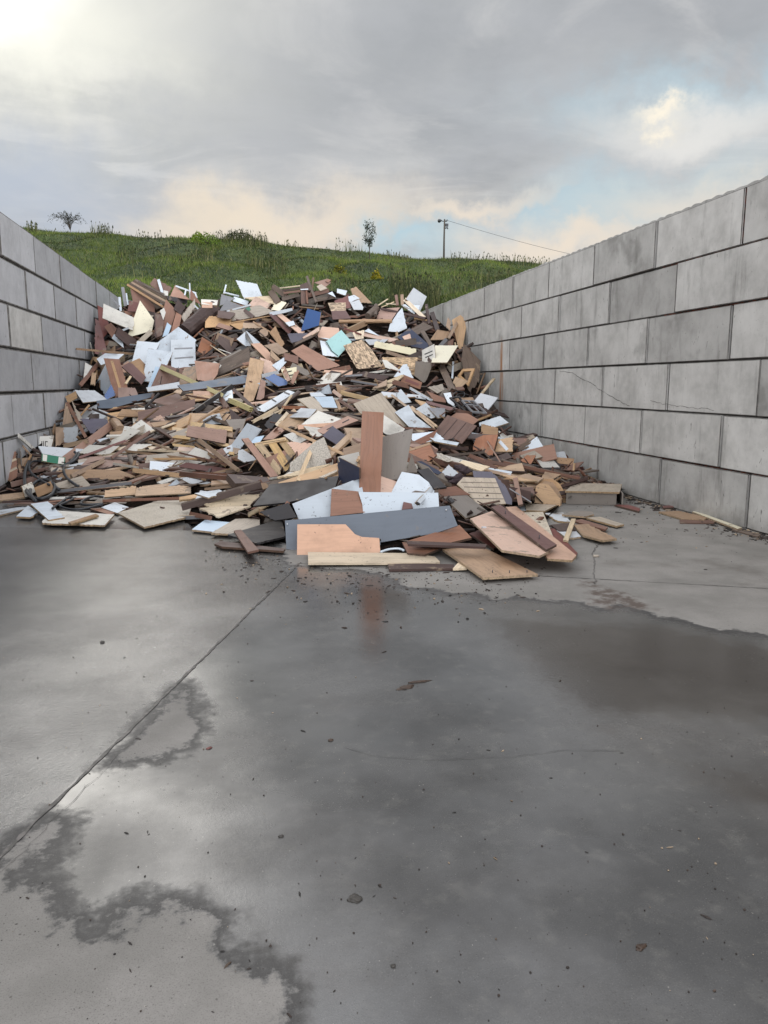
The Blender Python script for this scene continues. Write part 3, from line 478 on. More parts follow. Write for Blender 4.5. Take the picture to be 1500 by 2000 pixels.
SPEC = r'''
c2 q brown board|brown board corner poking up behind the fanned battens at the crest|540,95 572,52 690,120 655,185
c2 q brown sheet|dull brown sheet standing under the fanned battens|400,135 560,180 565,300 425,260
c2 q weath batten=bundle|weathered batten of the fanned bundle on the crest|s15 425,58 668,186
c2 q weath batten=bundle|weathered batten of the fanned bundle on the crest|s15 412,70 662,204
c2 q tan batten=bundle|weathered batten of the fanned bundle on the crest|s15 400,80 655,222
c2 q weath batten=bundle|weathered batten of the fanned bundle on the crest|s15 385,88 645,242
c2 q tan batten=bundle|weathered batten of the fanned bundle on the crest|s15 368,95 636,262
c2 - white batten|short white batten standing up behind the fanned bundle|s20 597,58 627,158
c2 - offwhite offcut|off white block beside the upright white batten|636,140 668,146 666,178 638,172
c2 q maroon board|dark maroon board standing left of the fanned bundle|388,218 452,232 440,292 374,290
c2 - orange board|orange brown strip below the dark maroon board at the crest|350,290 440,300 432,335 362,322
c2 - grey batten|grey weathered batten upright where pile meets smooth wall|s22 335,115 356,255
c2 - white batten|short white upright batten nearest the smooth wall|s17 312,188 322,290
c2 - grey pole|thin grey pole leaning against the smooth wall top|s10 250,190 312,255
c2 - white batten|white batten tucked beside the grey upright batten|s12 362,160 374,245
c2 - pinkbrown board|pink brown triangular board at the crest by white frame|722,105 822,205 688,180
c2 - white window_frame|white window frame sticking out of the crest|s12 724,106 874,160
> - white rail|s11 866,155 880,195
> - white rail|s10 800,135 790,175
c2 - black plank|black plank lying below the pink brown triangle|672,180 802,206 802,234 672,208
c2 - white pole|thin white rod upright in front of the white frame|s9 826,85 832,206
c2 - brown board|red brown triangular board right of the white rod|832,130 908,238 832,205
c2 - orange board|big pointed orange board leaning at the crest|655,215 722,290 690,400 640,430 612,368
c2 - orange board|narrow rounded orange board beside the pointed one|735,282 765,330 745,420 688,448
c2 - dkbrown board|dark brown pointed board between orange boards and log|740,208 792,262 760,312 712,276
c2 - red board|red brown sheet leaning on the smooth wall upper edge|155,258 190,275 245,420 190,480 165,400
c2 - red board|deep red board against the smooth wall lower edge|138,358 162,375 214,560 200,612 134,592
c2 - cream board|large cream board with curved edge near the crest|465,226 560,360 545,430 378,476
c2 q offwhite board|off white flaking plank leaning beside the red sheet|205,244 416,342 400,424 198,342
c2 - orange offcut|orange brown offcut under the flaking plank|205,405 250,380 290,420 260,486
c2 - white batten|tiny white stick below the flaking plank|s14 335,432 380,414
c2 - white board|white broken board under the dark rotten plank|275,463 330,488 340,556 260,490
c2 q dkbrown plank|dark rotten plank across the white broken board|310,415 440,505 402,562 290,470
c2 - greige batten|pale grey beige batten leaning below the cream board|s36 445,532 546,438
c2 - white batten|slim white strip lying under the beige batten|s9 388,535 452,540
c2 - dkbrown post|narrow dark post upright right of the cream board|s11 572,305 578,485
c2 - brown board|shadowed brown board behind the narrow dark post|578,312 640,330 625,460 580,480
c2 - offwhite offcut|off white triangle peeping beside the pointed orange board|610,290 638,268 650,302 634,352
c2 - paleblue board|rolled bluish white sheet below the orange boards|662,378 690,402 668,462 630,476
c2 - greige board|grey beige splintered board leaning on the rotten log|770,330 860,208 866,262 790,366
c2 - dkbrown rotten_log|huge rotten dark log lying across the crest hollow|l120 790,445 1010,268
c2 - white batten|thin white rod in front of the rotten log|s11 860,248 926,308
c2 q offwhite box|off white slab above the rotten log end|915,206 1028,212 1022,246 918,240
c2 q peach offcut|small pink block under the off white slab|920,226 990,228 990,266 920,264
c3 - white frame|white bent frame bars at the crest left of the bright sheet|s15 208,130 186,220
> - white rail|s14 188,206 335,242
c3 q white sheet|bright white torn sheet standing on the crest|315,94 505,128 550,236 388,262
c3 q white offcut|small white square panel below the bright torn sheet|290,248 422,290 405,332 280,290
c3 - grey sheet|grey felt sheet under the white bent frame|165,228 285,262 232,300 150,332
c3 - grey board|light grey folded board above the purple board|215,284 382,352 148,386
c3 - white plank|long white strip across the grey folded board|s16 214,390 446,328
c3 q pale board|pale yellow board under the peach panel at the crest|400,258 640,240 668,312 560,296
c3 q peach board|peach broken panel just below the crest sheet|430,332 500,250 636,320 600,362
c3 - greige sheet|broad brown grey sheet lying behind the green block|250,392 530,336 664,396 520,438 250,482
c3 q wenge board|purple brown board left of the broad brown grey sheet|135,384 297,406 245,462 128,446
c3 q oak board|light oak board under the purple brown board|20,434 250,466 236,532 12,546
c3 q green block|small bright green block on the brown grey sheet|398,362 434,344 448,374 418,390
c3 q wenge plank|short purple black bar beside the green block|s36 384,374 472,446
c3 - oak board|triangular oak offcut beside the light oak board|242,512 380,474 378,582 300,548
c3 q oak plank|plain oak plank behind the long thin sticks|380,504 545,508 540,552 380,552
c3 - pinkbrown plank|pinkish plank lying on dark slabs under oak board|115,536 145,504 272,546 245,576
c3 q cream board|yellow cream square board near the crest middle|700,278 792,310 730,382 655,372
c3 q weath beam|grey weathered beam end left in the crest stack|s60 640,185 715,300
c3 q weath beam|grey weathered beam lying across the crest stack|s48 652,140 790,238
c3 - weath plank|low weathered plank at the foot of the crest stack|s38 755,272 920,224
c3 - pale batten|pale batten on top of the crest stack|s11 730,164 932,140
c3 - dkbrown plank|dark plank second in the crest stack|s20 758,188 930,164
c3 - brown plank|brown plank third in the crest stack|s20 770,212 940,190
c3 - brown plank|brown upright plank in the crest stack|940,178 986,180 982,316 942,312
c3 - brown batten|thin brown upright stick beside the upright plank|s16 990,168 1002,312
c3 - brown plank|broad brown plank slanting in the crest stack|s42 1008,236 1212,184
c3 - weath plank|greyish plank below the broad slanting one|s30 1088,282 1270,248
c3 q wenge board|dark triangular board topping the crest stack|935,132 1000,108 1032,182 935,182
> - white strip|s10 935,178 1010,174
c3 - pinkbrown board|mauve board at the very top of the crest stack|1072,110 1180,78 1228,110 1178,148
c3 q greige board|small grey beige board under the mauve top board|1095,146 1140,128 1192,164 1130,188
c3 - orange rag|orange red rag on the mauve top board|1188,70 1232,84 1206,110 1180,96
c3 q weath batten|long grey brown batten standing out over the crest|s22 995,44 1088,300
c3 q white offcut|white rectangle right of the crest stack|1295,170 1387,190 1370,232 1294,208
c3 - white offcut|small white triangle under the crest stack|1204,216 1244,198 1278,252
c4 q tan board|tan tapering board standing right of the crest stack|165,158 208,142 338,276 200,268
c3 q red board|brick red board behind the strand board|1270,292 1402,240 1422,352 1330,364
c4 - white panel|rounded white panel on the crest shoulder|140,225 190,211 236,240 190,256 150,280
c4 - ltgrey panel|pale grey panel leaning under the rounded white panel|160,280 232,254 268,318 262,338 190,338
c3 q osb board|strand board above the maroon panel|1210,310 1370,308 1372,388 1242,392
c3 q maroon drawer_board|maroon drawer front under the strand board|1243,390 1372,385 1418,456 1254,466
c3 q maroon board|maroon brown plank sloping left of the blue board|636,426 690,420 846,560 818,606
c3 q peach board|long peach strip beside the maroon brown plank|704,426 740,408 968,586 920,606
c3 q white offcut|white card on the long peach strip|788,500 864,484 880,520 826,536
c3 q white plank|white plank lying above the maroon brown plank|s34 634,416 856,374
c3 q black plank|black plank at the end of the white plank|s34 805,416 926,378
c3 q blue board|mid blue board standing in the upper middle|1005,370 1127,406 1110,522 948,576
c3 q oak batten|thin oak stick ending at the green block|s11 250,502 640,434
c3 - tan batten|thin tan stick crossing under the purple black bar|s13 470,490 640,592
c3 - tan log|sawn log end showing its rings|l84 575,600 592,622
c3 q white board|white board with dark batten lying on it|320,662 408,588 552,712 400,726
c3 q black batten|dark batten crossing the white board|s30 368,556 458,712
c3 - tan board|rounded brown board standing right of the log end|690,543 772,702 742,736 638,602
c3 - mauve board|dark violet board below the blue board|815,610 1002,604 940,672 850,694
c3 q peach board|peach board tucked behind the grey brown beam|960,642 1112,544 1112,582 980,662
c3 q weath beam|grey brown beam pointing up to the blue board|s26 880,712 1242,538
c3 - peach board|cracked peach board beside the turquoise panel|1110,620 1150,545 1300,558 1308,612 1250,656 1120,652
c3 q white board|white board under the turquoise panel|1125,654 1212,660 1292,828 1156,812
c3 - turq panel|turquoise panel with broken dark edge|1188,690 1330,584 1424,690 1300,828 1240,780
> - black edge|s8 1188,690 1240,780
> - black edge|s8 1240,780 1300,826
c4 q peach board|brown peach sheet under the cream cracked plank|275,572 280,545 572,600 500,622
c4 - osb board|large strand board sheet right of the turquoise panel|108,664 262,616 342,700 428,836 222,858
c3 q wenge board|plum board standing left of the peach laminate|145,628 322,710 245,798 128,690
c3 q weath plank|wide grey brown plank slanting under the plum board|110,905 415,748 432,880 118,1018
c3 q pale batten|thin pale stick crossing the plum board|s11 10,690 208,822
c3 q offwhite batten|thin off white stick under the plum board|s9 130,755 256,802
c3 q peach board|large peach laminate sloping in the middle of the heap|462,714 545,708 722,868 655,908
c3 - peach board|lower peach laminate with a torn end|545,846 642,880 724,972 578,992
c3 q tan board|square tan board above the brown open box|590,726 700,700 804,780 720,808
c3 q oak plank|short oak plank beside the large peach laminate|650,772 735,860 695,872 648,826
c3 q white panel|white notice panel with faint lines|662,916 782,838 804,872 724,968
c3 q brown box|small brown open box front in the middle heap|780,800 908,830 906,898 788,862
c3 q pinkbrown board|long ribbed mauve brown panel in the middle heap|860,782 966,724 1308,916 1100,962
c3 q cream board|cream board with rows of holes|750,962 892,940 885,1105 800,1085
> - black slot|s10 800,985 850,972
> - black slot|s10 810,1020 862,1010
c3 q orange plank|orange brown bar leaning left on the holed board|s40 760,934 822,1068
c3 q orange plank|orange brown bar leaning right on the holed board|s40 906,964 848,1092
c3 q blue board|bright blue board under the white strip|598,1042 680,1005 804,1070 796,1102 720,1118
c3 q ltgrey plank|white grey strip above the bright blue board|s36 558,1022 722,984
c3 q pinkbrown plank|pink brown plank beside the tall oak board|550,1060 592,1080 576,1252 508,1242
c3 q oak board|tall oak board standing in the middle heap|445,860 574,890 545,1052 470,1262 378,1250
c2 q slate plank|slate blue plank lying under the grey brown plank|760,832 1226,764 1242,816 800,872
c4 q ltgrey box|pale grey panel standing out at the pile shoulder|720,152 827,226 772,346 658,246
c4 - white board|white slab under the pale grey shoulder panel|614,302 645,294 728,356 722,376
c4 q white offcut|white corner beneath the pale grey shoulder panel|708,300 772,304 760,348 730,340
c4 q pale plank|split pale plank across the shoulder panel|s34 636,246 816,416
c4 q pinkbrown board|mauve brown board on the pile shoulder|428,336 586,324 520,426 395,416
c4 q dkbrown batten|long dark batten over the mauve brown shoulder board|s19 425,328 826,416
c4 - pale batten|pale splintered stick on the shoulder|s9 404,302 492,244
c4 - pale batten|pale splintered stick low among shoulder splinters|s8 430,318 545,270
c4 - pale batten|short pale splinter nearest the brown upright stump|s8 470,285 560,292
c4 - brown plank|short brown upright stump on the shoulder|s24 560,206 574,302
c4 - tan plank|short tan upright stump beside the brown one|s28 614,204 618,294
c4 q white board|tall white board standing below the shoulder|575,376 612,334 652,500 582,532 498,526 512,470
c4 - tan log|long round tan pole lying across the upper heap|l36 55,446 526,444
c4 - weath log|splintered grey stump end above the round pole|l60 310,400 388,326
c4 - weath log|upright splintered stake above the round pole|l34 376,392 384,300
c4 q tan beam|square tan beam end pointing up|s46 120,542 298,458
c4 - white offcut|white triangle lying under the square tan beam|318,510 412,572 284,532
c4 - pale offcut|broken pale offcut under the square tan beam|180,545 276,525 270,592 205,602
c4 - red batten|dark red strip behind the strand board sheet|s14 100,505 250,560
c4 q weath plank|weathered wide plank above the navy board|690,520 802,456 884,496 742,562
c4 - navy board|dark navy angled board near the pale block wall|685,510 852,655 806,684 700,662 585,590
c4 q peach offcut|small tan offcut on the navy board|620,580 682,554 692,592 640,608
c4 q weath plank|weathered grey plank end in front of the navy board|s58 560,645 742,622
c4 - ltgrey board|white printed card behind the cracked cream plank|290,605 486,604 440,642 330,652
c4 q cream plank|cracked cream yellow plank across the upper heap|385,634 402,624 724,688 726,738 690,738 380,672
c4 - tan plank|round edged tan plank under the cracked cream plank|s30 470,712 650,770
c4 q osb board|tan strand board below the cracked cream plank|450,768 742,768 715,922 600,832 460,790
c4 q offwhite board|off white torn board on the tan strand board|442,788 480,792 586,872 560,884 470,850
c4 q taupe board|dark grey brown board standing near the wall hollow|740,800 882,818 818,992 730,922
c4 q weath plank|weathered plank leaning on the vented white panel|s34 790,520 872,656
c4 q offwhite panel|off white vent panel with dark slots|795,704 896,652 908,772 800,816
> - black slot|s9 815,738 886,706
> - black slot|s9 822,766 888,738
c4 - dkbrown batten|dark batten crossing the vent panel|s26 778,690 894,838
c4 q cream board|pale cream board lying by the vent panel|915,664 1102,664 1012,802 884,802
c4 - tan board|tan board standing under the upright door|872,605 930,520 1034,540 1000,602
c4 q weath board|tall weathered sheet leaning on the pale block wall|1168,658 1304,800 1296,960 1222,1120 1150,800
c4 q oak door|oak door leaning on the pale block wall|1062,440 1132,398 1188,450 1140,722 1108,640
c4 q tan plank|tan plank edge leaning on the oak door|s26 1030,590 1136,396
c4 - tan offcut|pointed tan stump beside the oak door|1006,486 1022,412 1046,440 1040,520
c4 q grey plank|grey batten below the tan board by the wall|s30 935,680 1010,600
c4 - dkbrown batten|dark upright batten in the wall side hollow|s24 830,290 858,460
c4 - dkbrown plank|dark plank leaning beside the dark upright batten|s40 880,360 930,520
c4 q weath plank|long weathered plank sliding down by the wall|s58 960,830 1062,1052
c4 q oak door_leaf|oak framed cabinet door tilted against the wall sheet|f26 1155,870 1252,865 1200,1008 1110,930
c4 q oak board|light oak panel under the framed cabinet door|1090,938 1198,975 1110,1048 1070,985
c4 - white pole|pale bent rod in the wall side hollow|s16 1070,800 1060,950
c4 - greige board|grey beige rough board in the wall side hollow|850,1030 970,1000 985,1050 930,1080
c4 - white board|white arch shaped board in the middle heap|625,832 656,828 708,942 548,932
c4 q orange drawer|orange brown drawer lying on its side|630,920 786,985 770,1042 608,985
> - red inner|650,950 765,998 760,1018 640,975
c4 q pale panel|pinkish rack panel with two slots|330,1062 440,990 602,924 622,930 462,1062
> - black slot|s7 400,1038 490,1034
> - black slot|s7 470,994 540,990
c4 q tan offcut|curled tan offcut on the rack panel|360,1030 475,964 472,1012 400,1032
c4 - wenge board|long dark board edge right of the ribbed panel|s34 0,968 290,905
c4 - grey plank|grey strip among the dark flat boards|s16 90,930 285,918
c4 - dkbrown board|dark tilted board behind the rack panel|282,890 490,935 440,965 268,932
c4 - grey plank|long grey white strip under the dark tilted board|s18 160,970 395,1008
c1 q brown board|brown edged dark board above the left pallet|1110,985 1300,934 1362,1010 1200,1012
c2 q white sheet|big white pentagon sheet at the left of the heap|740,420 862,510 700,720 560,705 600,525
c2 q white sheet|wide white sheet left of the pentagon sheet|448,518 600,530 560,610 490,745 413,655
c2 q white door|white door with dark handle marks|530,574 694,600 640,722 612,802 488,796
> - black mark|s10 550,738 585,730
c2 q white door_leaf|white cabinet door with two dark hinge slots|696,510 860,507 864,712 700,712
> - grey slot|s10 715,567 848,562
> - grey slot|s10 716,638 852,628
c2 - paleblue board|pale blue white strip under the white door|575,702 612,712 560,832 520,852
c2 q ltgrey plank|light grey plank lying under the brown triangle|520,850 740,812 748,852 530,878
c2 - brown board|dark brown triangular board behind the yellowish batten|625,682 802,735 735,802 553,842
c2 q tan board|tan pointed board behind the yellowish batten|790,714 928,680 862,802 745,832
c2 q pinkbrown board|mauve grained board right of the tan pointed one|870,660 1040,680 1024,752 985,806 890,790
c2 q tan board|greige board under the pink plank and white door|395,668 460,640 506,690 495,762
c2 q maroon plank|dull pink plank crossing beside the white door|338,700 395,668 502,772 470,822
c2 q white board|white spotted board behind the orange plank|210,690 262,790 222,908 120,872
c2 - blue board|blue offcut between white board and orange plank|205,906 252,832 280,906 215,938
c2 q orange plank|tall orange plank with lighter stripe|205,648 312,655 322,695 372,862 310,928 284,926
> - oak stripe|246,655 266,656 340,900 322,910
c2 q pinkbrown board|small pink board at the foot of the orange plank|308,854 422,855 442,896 430,922 310,922
c2 - pale batten|short pale stick leaning under the pink plank|s16 360,822 398,766
c2 q white box|white cabinet side jutting out by the smooth wall|153,640 210,603 338,608 300,642 182,682
c2 q tan batten|long tan batten projecting over to the smooth wall|s15 -2,568 424,606
c1 - offwhite board|cream triangular board by the wall below the cabinet side|625,708 672,735 612,830
c1 q brown plank|brown plank leaning below the cabinet side|s30 590,870 720,712
c1 - oak plank|upright oak strut in the wall side gap|s34 690,780 680,870
c1 q ltgrey board|white glossy board lying at the ledge|556,910 690,912 782,976 612,994
c1 q slate plank|long slate plank along the ledge|722,986 1102,930 1106,958 825,1036 732,1036
c2 q lime batten|long yellowish batten slanting across the left heap|s30 612,700 1052,900
c1 q oak board|oak cabinet side standing at the smooth wall|480,955 552,918 562,962 500,1000
c1 q greige board|grey beige inside of the broken cabinet|530,998 602,1115 662,1240 640,1258 600,1200
c1 q orange board|orange brown edge board of the broken cabinet|s24 490,995 628,1252
c1 - tan board|tan lower side board of the broken cabinet|458,1190 480,1010 560,1190 500,1210
c1 q mauve sheet|lilac grey sheet inside the broken cabinet|598,1120 762,1120 800,1142 692,1222 662,1216
c1 q tan carton|tan carton side beside the white board near the wall|410,1184 474,1190 482,1332 410,1322
c1 q ltgrey board|square white board beside the tan carton|468,1186 566,1184 566,1290 480,1322
c1 - offwhite box|small off white box with dark scribbled lettering|290,1250 392,1244 364,1352 290,1342
> - black letter|s6 306,1282 306,1326
> - black letter|s6 318,1282 318,1326
> - black letter|s6 332,1284 350,1286
> - black letter|s6 332,1284 332,1322
> - black letter|s6 334,1322 350,1318
c1 q pinkbrown plank|long pink brown plank sloping above the hoses|s58 470,1420 840,1146
c1 - tan log|cut branch stub beside the long pink brown plank|l66 830,1130 884,1200
c1 q oak plank|oak plank under the tan carton|s34 455,1320 652,1278
c1 q offwhite board|dirty white board below the pink brown plank|588,1366 660,1310 862,1320 790,1378
c1 q offwhite board|dirty white board nearer the left pallet|888,1366 970,1304 1114,1304 1000,1352
c1 q red batten|long thin red brown strip above the dirty white boards|s17 578,1402 936,1272
c1 q orange board|orange cleated board leaning on the smooth wall foot|40,1392 116,1354 132,1540 62,1582
> - pale cleat|s16 58,1440 120,1412
> - pale cleat|s16 64,1506 124,1476
c1 q green carton|flat dark green carton with pale ends|314,1376 472,1402 466,1452 312,1426
> - offwhite band|314,1378 346,1384 342,1430 312,1425
> - offwhite band|430,1398 472,1404 466,1451 424,1446
c1 q brown plank|low brown plank beside the cleated orange board|s40 80,1600 290,1550
c1 - brown plank|dark brown strip behind the coiled hose|s22 130,1530 360,1480
c1 - tan plank|wide weathered tan plank behind the hoses|400,1506 480,1486 870,1490 1002,1542 830,1562 430,1552
c1 - tan batten|tan stick slanting to the hoses|s32 528,1536 776,1414
c1 q offwhite board|speckled white board inside the hose loop|158,1612 232,1578 264,1650 186,1692
c1 q tan board|tan board inside the hose loop|248,1622 372,1574 398,1642 276,1692
c1 q greige board|grained beige board right of the hose loop|398,1592 600,1534 672,1612 560,1628 430,1622
c1 q oak board|short light oak board in front of the dark rail|770,1640 996,1608 992,1672 764,1692
c1 q oak board|long light oak board in front of the dark rail|1000,1620 1396,1602 1398,1662 990,1682
c1 - grey rail|long dark grey rail lying behind the oak boards|s22 412,1650 964,1588
c1 - brown batten|brown strip under the two oak boards|s20 750,1718 1330,1698
c1 q offwhite batten|long off white strip in the left toe of the heap|s17 826,1445 1152,1502
c1 q oak plank|long oak plank in the left toe of the heap|s34 970,1494 1500,1552
c1 q oak batten|thin oak slat fanned below the left pallet|s14 1005,1258 1250,1345
c1 q tan batten|long tan slat fanned below the left pallet|s16 915,1352 1500,1425
c1 q pale batten|short pale slat below the left pallet|s15 1005,1345 1380,1360
c1 q oak batten|low oak slat below the fanned slats|s15 1060,1412 1500,1408
c1 - brown plank|brown plank left of the fanned slats|s22 820,1400 1100,1210
c1 q offwhite board|narrow off white board beneath the low slats|1120,1456 1182,1420 1372,1424 1250,1468
c5 q maroon board|maroon board with scratches under the left pallet|0,682 60,656 402,706 355,748 0,694
c5 q weath plank|weathered plank next to the scratched maroon board|s26 385,735 515,722
c5 q brown plank|oak edged plank below the scratched maroon board|s38 0,752 420,792
c5 q ltgrey board|light grey board at the left toe|0,786 62,780 268,824 230,838 90,834
c5 - tan batten|tan grey batten beside the small white board|s22 212,880 505,850
c5 q wenge beam|dark purple beam at the foot of the right pallet|400,752 740,780 762,822 470,832
c5 q pine pallet|left pallet lying on its side with gaps|s36 95,332 442,378
> t6 pine slat|s30 -60,372 100,396
> t6 pine slat|s26 -60,440 240,470
> t6 pine slat|s26 180,470 506,524
> t6 pine slat|s24 -60,505 130,530
> t6 pine slat|s24 200,545 458,586
> t6 tan block|386,385 442,390 440,440 390,430
> t6 tan block|416,458 468,465 468,515 412,505
> t6 tan block|452,530 506,540 492,592 448,580
> t6 tan block|-45,400 10,405 10,450 -45,445
c5 q pinkbrown board|pink brown board lying on the left pallet|85,352 388,388 376,492 72,432
c5 q tan batten|upper tan batten slanting off the left pallet|s32 108,425 482,716
c5 q tan batten|lower tan batten parallel to the upper one|s22 128,495 380,682
c5 q brown batten|thin brown batten across the foot of the slanting pair|s14 0,575 420,680
c5 - black batten|blackened stick crossing over the yellowish batten|s34 130,236 452,14
c5 q lime batten|short yellowish batten under the dark chair frame|s40 414,135 592,212
c5 - brown plank|brown bar behind the dark chair frame|s40 340,110 400,200
c5 q weath batten|pointed weathered stake right of the left pallet|s28 178,248 455,352
c5 - taupe board|grey brown board beside the dark chair frame|395,302 552,294 520,392 442,372
c5 - dkbrown board|dark board behind the grey brown one|420,200 500,270 520,300 440,298
c5 q white shelf|white shelf strip with three dark notches|640,206 900,58 958,75 722,226
> - black notch|s12 650,190 680,214
> - black notch|s12 775,128 812,150
> - black notch|s12 880,70 925,88
c5 - pale plank|split pale plank under the white shelf strip|s26 620,315 830,200
c5 - pale batten|thin pale splinter beside the split plank|s14 700,290 858,215
c5 q wenge chair_frame|dark maroon chair frame upside down|s26 450,40 690,258
> t3 wenge leg|s22 690,256 752,296
> t3 wenge leg|s22 752,294 612,432
> t3 wenge rail|s20 560,290 640,210
> t3 wenge leg|s22 516,268 590,204
> t3 wenge rail|s18 575,290 668,346
c5 - black board|dark speckled board beside the dark chair frame|790,250 862,262 762,382 718,340
c5 q oak board|oak board inside the pale open frame|860,296 960,212 1042,300 1010,382 850,352
c5 q pale open_frame|pale open frame lying on the oak board|s28 812,346 908,238
> - pale rail|s26 828,342 1014,378
c5 q ltgrey board|marbled grey board above the oak board|932,276 1022,203 1142,214 1086,278
c5 q orange batten|orange red strip behind the marbled board|s26 860,196 1075,198
c5 q greige board|grey beige board right of the white shelf strip|1000,130 1112,108 1244,220 1130,232
c5 q paleblue board|pale blue board in the middle heap|1138,110 1280,108 1318,196 1204,192
c5 - white board|small white board under the long dark lip|1096,74 1180,70 1225,100 1110,104
c5 q offwhite sheet|large off white sheet behind the pink drawer front|1038,336 1166,230 1354,296 1300,332
c5 q peach plank|slim peach strip under the off white sheet|1000,344 1292,324 1302,346 1010,378
c5 q offwhite board|white board under the pink drawer front|1052,354 1202,374 1214,442 1114,432
c5 q pinkbrown drawer_board|pink drawer front with two dark bow handles|1153,386 1402,274 1488,306 1214,412
> - black handle|s7 1366,326 1422,298
> - black handle|s7 1234,384 1290,354
c5 - mauve board|dark slate board below the pink drawer front|1208,432 1286,358 1388,432 1320,504
c5 q offwhite board|white board between pallet and slate board|880,430 950,408 1064,460 990,502
c5 - peach board|pale peach board left of the grey chipboard|908,490 1112,500 1000,604 960,560
c5 q pinkbrown board|pink brown board right of the dark chair frame|705,462 812,364 892,376 790,458
c5 - paleblue board|blue grey offcut left of the right pallet|600,492 642,444 708,434 670,492
c5 q ltgrey board|grey marbled board left of the right pallet|500,560 532,550 648,630 545,652 494,622
c5 q pine pallet|clean pine pallet with open slats in the middle toe|s28 632,508 888,458
> t3 pine slat|s54 668,505 848,752
> t3 pine slat|s60 768,484 912,718
> t3 pine slat|s70 852,466 982,632
> - tan nail_row|s4 655,500 880,466
c5 q pinkbrown plank|pink brown plank along the clean pine pallet|535,470 586,464 818,756 755,766
c5 - chip sheet|grey chipboard sheet behind the leaning pine stick|940,660 1140,490 1202,458 1284,672 1090,722 940,722
c5 q pale plank|pale oak plank in front of the chipboard sheet|815,780 1090,700 1264,668 1110,748
c5 q chip board|beige chipboard piece beside the navy board|1130,782 1322,668 1322,732 1212,782
c5 q oak batten|very long yellow brown batten sloping down the middle|s24 828,342 1500,642
c5 q pine batten|short pine stick leaning upright in the middle toe|s30 1136,488 1000,806
c6 q brown plank|mottled brown plank piece above the slatted shelf|s40 640,20 500,-20
c6 q pine plank|pine plank with nails near the large brown sheet|s34 65,72 300,128
c6 - oak batten|thin oak batten crossing the nail studded plank|s16 20,225 190,180
c6 - tan plank|tan plank standing beside the paleblue board|s26 30,125 62,215
c6 - brown batten|brown batten behind the nail studded plank|s22 40,130 180,220
c6 q peach plank|pink peach strip at the middle left edge|s30 0,55 68,105
c6 q offwhite board|speckled white board right of the orange upright|425,262 604,380 592,396 418,442
c6 q greige sheet|large taupe sheet sloping above the orange upright|190,172 404,86 630,360 520,372 245,245
c6 q white board|white chip edged board upper middle right|530,70 572,48 655,150 560,162
c6 q oak batten|pale thin batten above the lilac white board|s18 490,90 640,205
c6 q white board|lilac white board beside the twin battens|530,240 636,183 692,270 815,362 640,352
c6 q oak batten=twin|one of twin oak battens right of the lilac white board|s18 655,186 868,352
c6 q oak batten=twin|one of twin oak battens right of the lilac white board|s16 634,186 848,364
c6 q ltgrey board|speckled grey board between twin battens and brown planks|700,212 782,163 884,265 820,284
c6 q grey board|mid grey board behind the speckled grey one|800,200 935,205 935,270 880,280
c6 q brown batten|brown strip lying at the foot of the twin battens|s18 598,370 860,376
c6 q white plank|white plank edge below the orange drawer|s20 640,32 832,140
c6 q orange box|brown open box on the white plank edge|790,60 935,120 942,152 850,140
c6 - white board|white piece leaning by the black metal frame|930,82 985,74 1022,190 962,152
c6 q maroon plank|red plank lying in the right middle heap|788,142 1034,204 972,218 800,164
c6 q black frame|black metal frame by the pale block wall|f14 985,118 1062,104 1172,256 1150,262
c6 q grey window_frame|grey window grid lying by the wall|f12 1085,136 1182,140 1284,236 1170,228
> - grey bar|s7 1130,138 1225,232
> - grey bar|s7 1118,172 1228,182
c6 - pinkbrown sheet|reddish arched sheet by the wall side|985,282 1040,244 1130,250 1214,300 1162,340
c6 q white plank|bright white plank pointing to the pale block wall|1168,346 1392,273 1458,325 1178,412
c6 q brown panel|brown tongue and groove panel|964,270 1188,352 1074,490 826,446
> - dkbrown groove|s5 1042,298 905,458
> - dkbrown groove|s5 1115,325 990,474
c6 q white board|white board in front of the brown grooved panel|660,420 850,400 920,460 680,500
c6 - brown board|brown wedge board behind the taupe standing sheet|660,490 872,386 830,460 760,500
c6 q white board|white strip under the brown grooved panel|820,450 1050,490 1030,512 860,480
c6 q tan board|square tan board above the rounded orange cupboard end|1250,338 1378,370 1376,432 1248,432
c6 - orange cupboard|rounded dark orange cupboard end standing|1180,522 1202,460 1262,434 1372,430 1330,592 1180,602
c6 q oak board|tan broken board right of the rounded cupboard end|1380,470 1500,448 1500,560 1350,562
> - white strip|s26 1396,480 1462,552
c6 q brown batten|brown slat lying before the rounded cupboard end|s24 920,545 1135,535
c6 q weath plank|weathered strip below the white strip|s20 950,598 1272,570
c6 q dkbrown plank|dark slat beneath the brown grooved panel|s30 900,520 1130,545
c6 - orange box|orange chipboard box end right of the taupe sheet|640,562 812,503 864,592 800,642 640,642
> - tan rim|s18 640,556 812,500
> - brown flank|812,503 872,560 864,592 858,600
c6 q brown beam|dark brown beam behind the blue film|s48 830,640 1172,718
c6 q pale board|pale oak board lying behind the mauve arc|1020,650 1080,634 1314,690 1240,728
c6 - chip offcut|pale chipboard wedge left of the dark brown beam|860,615 905,580 1000,640 960,650
c6 - brown batten|tan brown batten sloping behind the mauve arc|s32 1140,595 1370,705
c6 q white plank|white lath right of the pale oak board|1256,722 1300,698 1500,733 1490,764
c6 - orange batten|thin stick leaning on the rounded cupboard end|s11 1268,440 1408,662
c9 q brown batten|long brown batten across the right toe|s20 590,150 942,216
c9 q brown batten|long dark batten below it across the right toe|s16 700,160 1152,256
c9 q tan batten|pale brown batten behind the pair in the right toe|s18 600,205 900,270
c9 - dkbrown batten|dark stick by the low cabinet|s18 1030,302 1196,252
c9 - red batten|red brown strip by the wall foot|s12 1040,236 1146,242
